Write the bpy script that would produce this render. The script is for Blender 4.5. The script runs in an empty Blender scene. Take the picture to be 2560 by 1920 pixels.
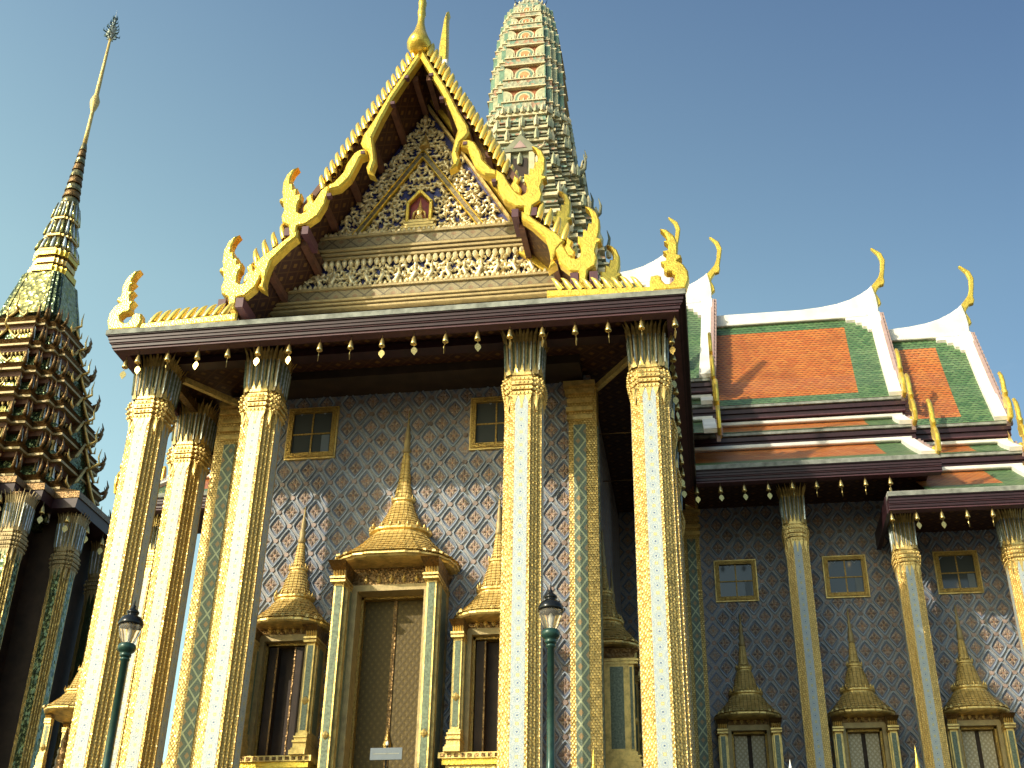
import bpy, bmesh, math, random
from mathutils import Matrix, Vector
R = math.radians
random.seed(7)
S = bpy.context.scene
COL = S.collection

# ------------------------------------------------------------------ camera
PITCH, ROLL, YAW, FPX = R(29.5), R(1.1), R(9.4), 3050.0
cp, sp, cy, sy = math.cos(PITCH), math.sin(PITCH), math.cos(YAW), math.sin(YAW)
fwd = Vector((-sy * cp, cy * cp, sp)); rgt = Vector((cy, sy, 0)); upv = rgt.cross(fwd)
c_, s_ = math.cos(ROLL), math.sin(ROLL)
rgt, upv = c_ * rgt + s_ * upv, -s_ * rgt + c_ * upv
cam = bpy.data.cameras.new('camera'); camo = bpy.data.objects.new('camera', cam); COL.objects.link(camo)
m = Matrix.Identity(4)
for i in range(3):
    m[i][0], m[i][1], m[i][2] = rgt[i], upv[i], -fwd[i]
camo.matrix_world = m
cam.sensor_width = 36.0; cam.lens = FPX / 2560 * 36.0
cam.clip_start = 0.1; cam.clip_end = 6000
S.camera = camo

# ------------------------------------------------------------------ light
SUN_EL, SUN_AZ = R(28.4), R(43.0)       # azimuth measured from the facade normal, sun behind the camera's left shoulder
to_sun = Vector((-math.sin(SUN_AZ) * math.cos(SUN_EL), -math.cos(SUN_AZ) * math.cos(SUN_EL), math.sin(SUN_EL)))
sun = bpy.data.lights.new('sun', 'SUN'); sun.energy = 4.0; sun.angle = R(0.5); sun.color = (1.0, 0.90, 0.72)
suno = bpy.data.objects.new('sun', sun); COL.objects.link(suno)
suno.rotation_euler = to_sun.to_track_quat('Z', 'Y').to_euler()
suno.location = (-30, -30, 40)
W = bpy.data.worlds.new('World'); S.world = W; W.use_nodes = True
nt = W.node_tree
bg = nt.nodes['Background']
sky = nt.nodes.new('ShaderNodeTexSky'); sky.sky_type = 'NISHITA'; sky.sun_disc = False
sky.sun_elevation = SUN_EL; sky.sun_rotation = math.pi + SUN_AZ
sky.air_density = 1.0; sky.dust_density = 1.3; sky.ozone_density = 1.6; sky.altitude = 0
# the side of the sky towards the sun is hazier and paler; thin wisps low on the right
tc = nt.nodes.new('ShaderNodeTexCoord')
def wnode(t, **k):
    n = nt.nodes.new(t)
    for a, b in k.items(): setattr(n, a, b)
    return n
sx_ = wnode('ShaderNodeSeparateXYZ'); nt.links.new(tc.outputs['Generated'], sx_.inputs[0])
mr = wnode('ShaderNodeMapRange'); mr.inputs[1].default_value = -.55; mr.inputs[2].default_value = .25; nt.links.new(sx_.outputs[0], mr.inputs[0])
mx = wnode('ShaderNodeMix', data_type='RGBA'); mx.inputs[6].default_value = (1.60, 1.64, 1.34, 1); mx.inputs[7].default_value = (.74, .83, .90, 1); nt.links.new(mr.outputs[0], mx.inputs[0])
ml = wnode('ShaderNodeMix', data_type='RGBA', blend_type='MULTIPLY'); ml.inputs[0].default_value = 1.0; nt.links.new(mx.outputs[2], ml.inputs[7])
me_ = wnode('ShaderNodeMapRange'); me_.inputs[1].default_value = .75; me_.inputs[2].default_value = .54; nt.links.new(sx_.outputs[2], me_.inputs[0])
mh = wnode('ShaderNodeMix', data_type='RGBA'); mh.inputs[6].default_value = (1, 1, 1, 1); mh.inputs[7].default_value = (1.42, 1.36, 1.10, 1); nt.links.new(me_.outputs[0], mh.inputs[0])
m0 = wnode('ShaderNodeMix', data_type='RGBA', blend_type='MULTIPLY'); m0.inputs[0].default_value = 1.0; nt.links.new(sky.outputs[0], m0.inputs[6]); nt.links.new(mh.outputs[2], m0.inputs[7])
nt.links.new(m0.outputs[2], ml.inputs[6])
mp_ = wnode('ShaderNodeMapping'); mp_.inputs['Scale'].default_value = (3, 3, 9); nt.links.new(tc.outputs['Generated'], mp_.inputs[0])
cn = wnode('ShaderNodeTexNoise'); cn.inputs['Scale'].default_value = 2.2; cn.inputs['Detail'].default_value = 7; cn.inputs['Roughness'].default_value = .6; nt.links.new(mp_.outputs[0], cn.inputs['Vector'])
c1 = wnode('ShaderNodeMapRange'); c1.inputs[1].default_value = .53; c1.inputs[2].default_value = .80; nt.links.new(cn.outputs['Fac'], c1.inputs[0])
c2 = wnode('ShaderNodeMapRange'); c2.inputs[1].default_value = .50; c2.inputs[2].default_value = .36; nt.links.new(sx_.outputs[2], c2.inputs[0])
c3 = wnode('ShaderNodeMapRange'); c3.inputs[1].default_value = .05; c3.inputs[2].default_value = .30; nt.links.new(sx_.outputs[0], c3.inputs[0])
m1 = wnode('ShaderNodeMath', operation='MULTIPLY'); nt.links.new(c1.outputs[0], m1.inputs[0]); nt.links.new(c2.outputs[0], m1.inputs[1])
m2 = wnode('ShaderNodeMath', operation='MULTIPLY'); nt.links.new(m1.outputs[0], m2.inputs[0]); nt.links.new(c3.outputs[0], m2.inputs[1])
cm = wnode('ShaderNodeMix', data_type='RGBA'); nt.links.new(m2.outputs[0], cm.inputs[0]); nt.links.new(ml.outputs[2], cm.inputs[6]); cm.inputs[7].default_value = (4.2, 4.4, 4.7, 1)
nt.links.new(cm.outputs[2], bg.inputs[0]); bg.inputs[1].default_value = 0.15
S.view_settings.view_transform = 'Standard'; S.view_settings.look = 'None'
S.view_settings.exposure = 0.28; S.view_settings.gamma = 1.0
S.view_settings.use_curve_mapping = False

# ------------------------------------------------------------------ node helpers
class V:
    """A value in a node tree with arithmetic."""
    def __init__(s, t, sock): s.t = t; s.k = sock
    def op(s, o, b=None, c=None):
        n = s.t.nodes.new('ShaderNodeMath'); n.operation = o
        s.t.links.new(s.k, n.inputs[0])
        for i, q in ((1, b), (2, c)):
            if q is None: continue
            if isinstance(q, V): s.t.links.new(q.k, n.inputs[i])
            else: n.inputs[i].default_value = q
        return V(s.t, n.outputs[0])
    def __add__(s, b): return s.op('ADD', b)
    def __sub__(s, b): return s.op('SUBTRACT', b)
    def __mul__(s, b): return s.op('MULTIPLY', b)
    def __truediv__(s, b): return s.op('DIVIDE', b)
    def frac(s): return s.op('FRACT')
    def abs(s): return s.op('ABSOLUTE')
    def lt(s, b): return s.op('LESS_THAN', b)
    def gt(s, b): return s.op('GREATER_THAN', b)
    def mn(s, b): return s.op('MINIMUM', b)
    def mx(s, b): return s.op('MAXIMUM', b)
    def sqrt(s): return s.op('SQRT')
    def between(s, a, b): return s.gt(a) * s.lt(b)

MATS = {}
class Mat:
    def __init__(s, name, rough=0.5, metal=0.0, spec=0.5):
        s.m = bpy.data.materials.new(name); s.m.use_nodes = True
        s.t = s.m.node_tree; s.b = s.t.nodes['Principled BSDF']
        s.b.inputs['Roughness'].default_value = rough; s.b.inputs['Metallic'].default_value = metal
        s.b.inputs['Specular IOR Level'].default_value = spec
        MATS[name] = s.m
    def uv(s):
        n = s.t.nodes.new('ShaderNodeUVMap'); n.uv_map = 'UVMap'
        x = s.t.nodes.new('ShaderNodeSeparateXYZ'); s.t.links.new(n.outputs[0], x.inputs[0])
        return V(s.t, x.outputs[0]), V(s.t, x.outputs[1]), n.outputs[0]
    def objco(s):
        n = s.t.nodes.new('ShaderNodeTexCoord'); return n.outputs['Object']
    def rgb(s, c):
        n = s.t.nodes.new('ShaderNodeRGB'); n.outputs[0].default_value = (*c, 1); return n.outputs[0]
    def mix(s, f, a, b):
        n = s.t.nodes.new('ShaderNodeMix'); n.data_type = 'RGBA'
        f = f.k if isinstance(f, V) else f
        if hasattr(f, 'is_linked'): s.t.links.new(f, n.inputs[0])
        else: n.inputs[0].default_value = f
        for i, q in ((6, a), (7, b)):
            if isinstance(q, tuple): n.inputs[i].default_value = (*q, 1)
            else: s.t.links.new(q, n.inputs[i])
        return n.outputs[2]
    def noise(s, vec, scale, detail=3, rough=0.55):
        n = s.t.nodes.new('ShaderNodeTexNoise'); n.inputs['Scale'].default_value = scale
        n.inputs['Detail'].default_value = detail; n.inputs['Roughness'].default_value = rough
        s.t.links.new(vec, n.inputs['Vector']); return V(s.t, n.outputs['Fac']), n.outputs['Color']
    def voro(s, vec, scale, feature='F1', rnd=1.0):
        n = s.t.nodes.new('ShaderNodeTexVoronoi'); n.feature = feature; n.inputs['Scale'].default_value = scale
        n.inputs['Randomness'].default_value = rnd
        s.t.links.new(vec, n.inputs['Vector'])
        return V(s.t, n.outputs['Distance']), (n.outputs['Color'] if feature == 'F1' else None)
    def ramp(s, f, a, b):
        n = s.t.nodes.new('ShaderNodeMapRange'); n.inputs[1].default_value = a; n.inputs[2].default_value = b
        s.t.links.new(f.k, n.inputs[0]); return V(s.t, n.outputs[0])
    def color(s, c): 
        if isinstance(c, tuple): s.b.inputs['Base Color'].default_value = (*c, 1)
        else: s.t.links.new(c, s.b.inputs['Base Color'])
        return s
    def bump(s, h, strength=0.4, dist=0.02, normal=None):
        n = s.t.nodes.new('ShaderNodeBump'); n.inputs['Strength'].default_value = strength
        n.inputs['Distance'].default_value = dist; s.t.links.new(h.k, n.inputs['Height'])
        if normal: s.t.links.new(normal, n.inputs['Normal'])
        s.t.links.new(n.outputs[0], s.b.inputs['Normal']); return n.outputs[0]
    def tilt(s, colorsock, amount):
        """every tessera is set at a slightly different angle"""
        g = s.t.nodes.new('ShaderNodeNewGeometry')
        a = s.t.nodes.new('ShaderNodeVectorMath'); a.operation = 'SUBTRACT'; a.inputs[1].default_value = (.5, .5, .5)
        s.t.links.new(colorsock, a.inputs[0])
        b = s.t.nodes.new('ShaderNodeVectorMath'); b.operation = 'SCALE'; b.inputs['Scale'].default_value = amount
        s.t.links.new(a.outputs[0], b.inputs[0])
        c = s.t.nodes.new('ShaderNodeVectorMath'); c.operation = 'ADD'
        s.t.links.new(b.outputs[0], c.inputs[0]); s.t.links.new(g.outputs['Normal'], c.inputs[1])
        d = s.t.nodes.new('ShaderNodeVectorMath'); d.operation = 'NORMALIZE'
        s.t.links.new(c.outputs[0], d.inputs[0]); s.t.links.new(d.outputs[0], s.b.inputs['Normal'])
        return d.outputs[0]

def mat_plain(name, c, rough=0.6, metal=0.0, var=0.25, scale=3.0, spec=0.4, bump=0.0, bscale=30):
    M = Mat(name, rough, metal, spec); co = M.objco()
    f, _ = M.noise(co, scale, 4)
    d = tuple(x * (1 - var) for x in c); l = tuple(min(1, x * (1 + var)) for x in c)
    M.color(M.mix(M.ramp(f, 0.3, 0.7), d, l))
    if bump:
        h, _ = M.noise(co, bscale, 3); M.bump(h, bump, 0.01)
    return M

def mat_gold(name, c, rough, metal, cell=0, tilt=0.0, dirt=(0.2, 0.11, 0.03), dirtamt=0.5, bump=0.25, bscale=40, cmix=.55):
    M = Mat(name, rough, metal, 0.5); co = M.objco()
    f, _ = M.noise(co, 6, 5, 0.65)
    base = M.mix(M.ramp(f, 0.42, 0.75) * dirtamt, c, dirt)
    if cell:
        d, colr = M.voro(co, cell)
        sepn = M.t.nodes.new('ShaderNodeSeparateColor'); M.t.links.new(colr, sepn.inputs[0])
        base = M.mix(V(M.t, sepn.outputs[0]) * cmix, base, tuple(x * .45 for x in c))
        nrm = M.tilt(colr, tilt) if tilt else None
        M.bump(d, bump, 0.02, nrm)
    else:
        h, _ = M.noise(co, bscale, 3); M.bump(h, bump, 0.012)
    M.color(base); return M

GOLD = (0.82, 0.55, 0.11)
mat_gold('gold_leaf', (0.88, 0.62, 0.09), 0.30, 0.60, cell=32, tilt=.07, dirt=(.34, .2, .04), dirtamt=.5, bump=.25, cmix=.2)
mat_gold('gold_bright', (0.90, 0.66, 0.14), 0.22, 0.5, dirtamt=.2, bump=.12, bscale=14)
mat_gold('gold_mosaic', (0.84, 0.56, 0.16), 0.30, 0.75, cell=26, tilt=0.55, bump=.5)
mat_gold('gold_carved', (0.80, 0.58, 0.20), 0.38, 0.55, dirt=(.13, .07, .02), dirtamt=.75, bump=.6, bscale=30)
mat_gold('gold_stucco', (0.74, 0.56, 0.20), 0.45, 0.35, cell=22, tilt=0.16, dirt=(.25, .15, .05), dirtamt=.6, bump=.6)
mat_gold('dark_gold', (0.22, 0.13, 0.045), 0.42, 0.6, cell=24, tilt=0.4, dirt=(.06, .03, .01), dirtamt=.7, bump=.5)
mat_gold('relief_gold', (0.88, 0.76, 0.46), 0.40, 0.45, dirt=(.20, .14, .05), dirtamt=.6, bump=.3, bscale=25)

mat_plain('blue_glass', (0.03, 0.035, 0.15), 0.35, 0.1, .5, 20)
mat_plain('maroon_paint', (0.030, 0.010, 0.014), 0.45, 0, .25, 8)
mat_plain('maroon_line', (0.085, 0.032, 0.042), 0.5, 0, .2, 8)
mat_plain('red_lacquer', (0.22, 0.02, 0.015), 0.4, 0, .3, 8)
mat_plain('brown_timber', (0.10, 0.04, 0.022), 0.6, 0, .35, 6, bump=.2)
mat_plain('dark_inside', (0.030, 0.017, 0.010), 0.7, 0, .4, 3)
mat_plain('white_plaster', (0.74, 0.71, 0.65), 0.75, 0, .14, 2.2, bump=.25, bscale=12)
mat_plain('lamp_green', (0.018, 0.055, 0.045), 0.32, 0.2, .3, 9)
mat_plain('lamp_black', (0.012, 0.014, 0.015), 0.22, 0.3, .3, 9)
mat_plain('bell_brass', (0.62, 0.46, 0.17), 0.3, 0.85, .3, 30)
mat_plain('grey_edge', (0.22, 0.23, 0.20), 0.85, 0, .45, 5, bump=.4, bscale=25)
mat_plain('terrace_stone', (0.095, 0.083, 0.065), 0.8, 0, .15, 1, bump=.2)
mat_plain('sign_board', (0.13, 0.16, 0.19), 0.5, 0, .08, 5)
mat_plain('white_stone', (0.75, 0.73, 0.68), 0.6, 0, .1, 5)
mat_plain('pink_plaster', (0.36, 0.25, 0.23), 0.8, 0, .15, 5)
mat_plain('ground_stone', (0.09, 0.082, 0.066), 0.85, 0, .15, 0.6, bump=.1)

def m_bars():
    M = Mat('gold_frame', 0.38, 0.6); co = M.objco()
    d, col = M.voro(co, 30); sepn = M.t.nodes.new('ShaderNodeSeparateColor'); M.t.links.new(col, sepn.inputs[0])
    M.color(M.mix(V(M.t, sepn.outputs[0]) * .7, (0.42, 0.28, 0.07), (0.18, 0.10, 0.025))); M.bump(d, .5, .02)
m_bars()

def m_column_gold():
    """overlapping gold scales of glass mosaic on the shafts"""
    M = Mat('gold_scales', 0.36, 0.45); u, v, uv = M.uv()
    a, b = u / .062, v / .05
    row = b.op('FLOOR'); odd = (row * .5).frac()
    fx = ((a + odd).frac() - .5).abs(); fy = b.frac()
    r = (fx * fx * 2.2 + fy * fy * 0.6).sqrt()
    cellv = M.t.nodes.new('ShaderNodeCombineXYZ')
    M.t.links.new((a + odd).op('FLOOR').k, cellv.inputs[0]); M.t.links.new(row.k, cellv.inputs[1])
    wn = M.t.nodes.new('ShaderNodeTexWhiteNoise'); wn.noise_dimensions = '2D'; M.t.links.new(cellv.outputs[0], wn.inputs[0])
    edge = M.ramp(r, 0.5, 0.85)
    rnd = V(M.t, wn.outputs['Value'])
    base = M.mix(rnd * .6, (0.70, 0.50, 0.17), (0.50, 0.32, 0.08))
    M.color(M.mix(edge * .65, base, (0.30, 0.16, 0.03)))
    nrm = M.tilt(wn.outputs['Color'], .30)
    M.bump(edge * -1.0, .45, .02, nrm)
m_column_gold()

def m_strip():
    """pale mosaic band with blue rosettes and gold squares"""
    M = Mat('rosette_mosaic', 0.42, 0.0); u, v, uv = M.uv()
    P = .27
    f1 = (v / P).frac() - .5; y1 = f1 * P                     # rosettes
    y2 = ((v / P + .5).frac() - .5) * P                       # squares
    r1 = (u * u + y1 * y1).sqrt()
    q2 = u.abs().mx(y2.abs())
    ue = (u.abs() - .135).abs()
    r3 = (ue * ue + y2 * y2).sqrt(); q3 = ue.mx(y1.abs())
    nz, _ = M.noise(uv, 60, 2)
    c = M.mix(M.ramp(nz, .35, .65), (0.32, 0.375, 0.385), (0.48, 0.52, 0.50))
    ring = r1.between(.040, .062).mx(r3.between(.04, .062))
    c = M.mix(ring * .55, c, (0.25, 0.33, 0.45))
    c = M.mix(r1.lt(.016), c, (0.08, 0.13, 0.25))
    c = M.mix(q2.lt(.030) * .8, c, (0.46, 0.40, 0.13)); c = M.mix(q3.lt(.022) * .6, c, (0.48, 0.45, 0.22))
    c = M.mix(q2.lt(.012), c, (0.70, 0.62, 0.30))
    d1 = (u.abs() + y1.abs() - .105).abs().lt(.006)
    c = M.mix(d1 * .6, c, (0.34, 0.40, 0.40))
    vd, vc = M.voro(uv, 70); 
    M.color(c); M.bump(vd, .35, .01, M.tilt(vc, .12))
m_strip()

def m_wall(name, dark=1.0):
    """blue grey ceramic wall: staggered ogee tiles with red flowers"""
    M = Mat(name, 0.42, 0.0, .4); u, v, uv = M.uv()
    a, b = u / .51, v / .62
    fa, fb = (a.frac() - .5).abs(), (b.frac() - .5).abs()
    ga, gb = ((a + .5).frac() - .5).abs(), ((b + .5).frac() - .5).abs()
    d = (fa + fb).mn(ga + gb)                                 # 0 at cell centres .. .5
    ex, ey = (fa - .5).abs(), fb                              # lattice nodes
    n1 = ((ex * .51) * (ex * .51) + (ey * .62) * (ey * .62)).sqrt()
    ex2, ey2 = fa, (fb - .5).abs()
    n2 = ((ex2 * .51) * (ex2 * .51) + (ey2 * .62) * (ey2 * .62)).sqrt()
    nd = n1.mn(n2)
    nz, _ = M.noise(uv, 26, 4, .7); nz2, _ = M.noise(uv, 1.2, 3)
    c = M.mix(M.ramp(nz, .38, .62), (0.185, 0.19, 0.21), (0.37, 0.335, 0.30))
    # flower in the middle of each cell
    pet = M.ramp(nz, .44, .56)
    fl = d.lt(.27)
    c = M.mix(fl, c, M.mix(pet, (0.20, 0.14, 0.115), (0.37, 0.31, 0.25)))
    c = M.mix(d.lt(.07), c, (0.36, 0.20, 0.10))
    c = M.mix(d.between(.27, .33), c, (0.09, 0.11, 0.17))
    c = M.mix(d.between(.33, .39), c, (0.18, 0.21, 0.29))
    c = M.mix(nd.lt(.052), c, (0.34, 0.18, 0.12)); c = M.mix(nd.lt(.022), c, (0.42, 0.30, 0.22))
    c = M.mix(M.ramp(nz2, .3, .75) * .35, c, (0.12, 0.12, 0.15))
    M.color(c)
    hb = d.between(.33, .39) * 1.0 + nd.lt(.052) * .8 + fl * nz * .9 + nz * .25
    M.bump(hb, .45, .025)
m_wall('ogee_tile')
def m_ring():
    M = mat_plain('ogee_rim', (0.235, 0.28, 0.345), 0.33, 0, .38, 2.6)
m_ring()
mat_plain('flower_red', (0.25, 0.185, 0.16), 0.45, 0, .5, 2.9)
mat_plain('flower_cream', (0.38, 0.30, 0.23), 0.5, 0, .4, 30)

def m_lattice(name, c1, c2, c3, w, h, rough=.4, metal=.3, line=.06):
    M = Mat(name, rough, metal); u, v, uv = M.uv()
    a, b = u / w, v / h
    fa, fb = (a.frac() - .5).abs(), (b.frac() - .5).abs(); ga, gb = ((a + .5).frac() - .5).abs(), ((b + .5).frac() - .5).abs()
    d = (fa + fb).mn(ga + gb)
    nz, _ = M.noise(uv, 45, 3)
    c = M.mix(M.ramp(nz, .35, .65), c1, tuple(x * .6 for x in c1))
    c = M.mix(d.gt(.5 - line), c, c2); c = M.mix(d.lt(.16), c, c3)
    M.color(c); M.bump(d + nz * .4, .4, .02)
m_lattice('green_mosaic', (0.17, 0.21, 0.15), (0.42, 0.44, 0.26), (0.33, 0.22, 0.10), .30, .42)
m_lattice('door_panel', (0.085, 0.056, 0.009), (0.055, 0.036, 0.006), (0.105, 0.070, 0.013), .13, .17, .6, .35, .08)
m_lattice('pale_door_panel', (0.50, 0.44, 0.30), (0.32, 0.26, 0.14), (0.56, 0.50, 0.36), .11, .13, .5, .1, .08)
m_lattice('soffit_pattern', (0.050, 0.015, 0.010), (0.085, 0.038, 0.012), (0.15, 0.075, 0.018), .42, .42, .5, .2, .05)
m_lattice('beam_band', (0.27, 0.22, 0.12), (0.10, 0.08, 0.05), (0.20, 0.13, 0.07), .42, .36, .45, .4, .05)
mat_plain('teal_inlay', (0.13, 0.16, 0.10), 0.3, 0.1, .45, 25)
mat_plain('glass_strip', (0.52, 0.60, 0.64), 0.15, 0.25, .4, 15)
mat_gold('aged_gold', (0.38, 0.29, 0.13), 0.55, 0.25, dirt=(.12, .085, .04), dirtamt=.6, bump=.5, bscale=30)
mat_gold('aged_mosaic', (0.46, 0.33, 0.11), 0.34, 0.6, cell=22, tilt=0.4, dirt=(.10, .07, .025), dirtamt=.6, bump=.4)
mat_gold('bronze_glass', (0.30, 0.26, 0.12), 0.24, 0.7, cell=12, tilt=0.4, dirt=(.07, .06, .03), dirtamt=.5, bump=.3)
def m_tilework():
    """gilded tile courses with upright joints"""
    M = Mat('gold_tilework', 0.42, 0.35); u, v, uv = M.uv(); co = M.objco()
    j = ((u / .088).frac() - .5).abs(); gap = M.ramp(j, .38, .46)
    nz, _ = M.noise(co, 9, 4); n2, _ = M.noise(co, 45, 2)
    base = M.mix(M.ramp(nz, .35, .7), (0.80, 0.60, 0.22), (0.56, 0.38, 0.11))
    M.color(M.mix(gap * .65, base, (0.20, 0.12, 0.035))); M.bump(gap * -1.0 + n2 * .5, .5, .02)
m_tilework()
mat_gold('green_glass', (0.10, 0.14, 0.07), 0.22, 0.65, cell=14, tilt=0.45, dirt=(.03, .04, .02), dirtamt=.6, bump=.3)
mat_gold('sparkle_glass', (0.50, 0.46, 0.16), 0.2, 0.8, cell=9, tilt=0.32, dirt=(.16, .14, .04), dirtamt=.5, bump=.3)

def m_tiles(name, c, c2):
    M = Mat(name, 0.38, 0, .5); u, v, uv = M.uv()
    a, b = u / .155, v / .135
    row = b.op('FLOOR'); odd = (row * .5).frac()
    cx = (a + odd); fx = (cx.frac() - .5).abs(); fy = b.frac()
    cell = M.t.nodes.new('ShaderNodeCombineXYZ')
    M.t.links.new(cx.op('FLOOR').k, cell.inputs[0]); M.t.links.new(row.k, cell.inputs[1])
    wn = M.t.nodes.new('ShaderNodeTexWhiteNoise'); wn.noise_dimensions = '2D'; M.t.links.new(cell.outputs[0], wn.inputs[0])
    rnd = V(M.t, wn.outputs['Value'])
    tip = fy + fx * 0.7                                       # rounded lower end of each tile
    gap = M.ramp(tip, .80, 1.02)
    base = M.mix(rnd, c, c2)
    nz, _ = M.noise(uv, .8, 4); base = M.mix(M.ramp(nz, .45, .75) * .5, base, tuple(x * .42 for x in c))
    M.color(M.mix(gap * .9, base, tuple(x * .2 for x in c)))
    M.bump(fy * 1.0 - gap * .6, .5, .03, M.tilt(wn.outputs['Color'], .10))
m_tiles('orange_tile', (0.42, 0.112, 0.022), (0.54, 0.19, 0.04))
m_tiles('green_tile', (0.055, 0.13, 0.05), (0.13, 0.22, 0.09))

def m_prang(name, dark):
    """weathered green, cream and pink glazed tile mosaic"""
    M = Mat(name, 0.45, 0, .4); co = M.objco(); u, v, uv = M.uv()
    d, col = M.voro(uv, 7.0, 'F1', .8)
    sepn = M.t.nodes.new('ShaderNodeSeparateColor'); M.t.links.new(col, sepn.inputs[0])
    c = M.mix(V(M.t, sepn.outputs[0]), (0.44, 0.40, 0.26), (0.30, 0.33, 0.22))
    c = M.mix(V(M.t, sepn.outputs[1]).gt(.72), c, (0.17, 0.27, 0.20))
    c = M.mix(V(M.t, sepn.outputs[2]).gt(.80), c, (0.40, 0.23, 0.14))
    nz, _ = M.noise(co, 2.2, 5); c = M.mix(M.ramp(nz, .42, .75) * .45, c, (0.13, 0.12, 0.08))
    M.color(c); M.bump(d, .6, .05)
m_prang('prang_mosaic', 1)
mat_plain('prang_cream', (0.55, 0.48, 0.29), 0.6, 0, .25, 4, bump=.3)
mat_plain('prang_orange', (0.55, 0.24, 0.09), 0.5, 0, .35, 5)
mat_plain('prang_rust', (0.28, 0.10, 0.04), 0.55, 0, .35, 5)
mat_plain('prang_teal', (0.15, 0.25, 0.17), 0.4, 0, .35, 5)
mat_plain('prang_pale', (0.38, 0.39, 0.24), 0.5, 0, .3, 5)
mat_plain('prang_grey', (0.19, 0.195, 0.125), 0.6, 0, .35, 3, bump=.3)

def m_glass():
    M = Mat('window_glass', 0.08, 0.0, .6); M.color((0.06, 0.07, 0.075))
m_glass()
def m_lamp_glass():
    M = Mat('lamp_glass', 0.03, 0); M.color((0.90, 0.86, 0.80)); M.b.inputs['Transmission Weight'].default_value = 0.92; M.b.inputs['IOR'].default_value = 1.12
m_lamp_glass()

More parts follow.
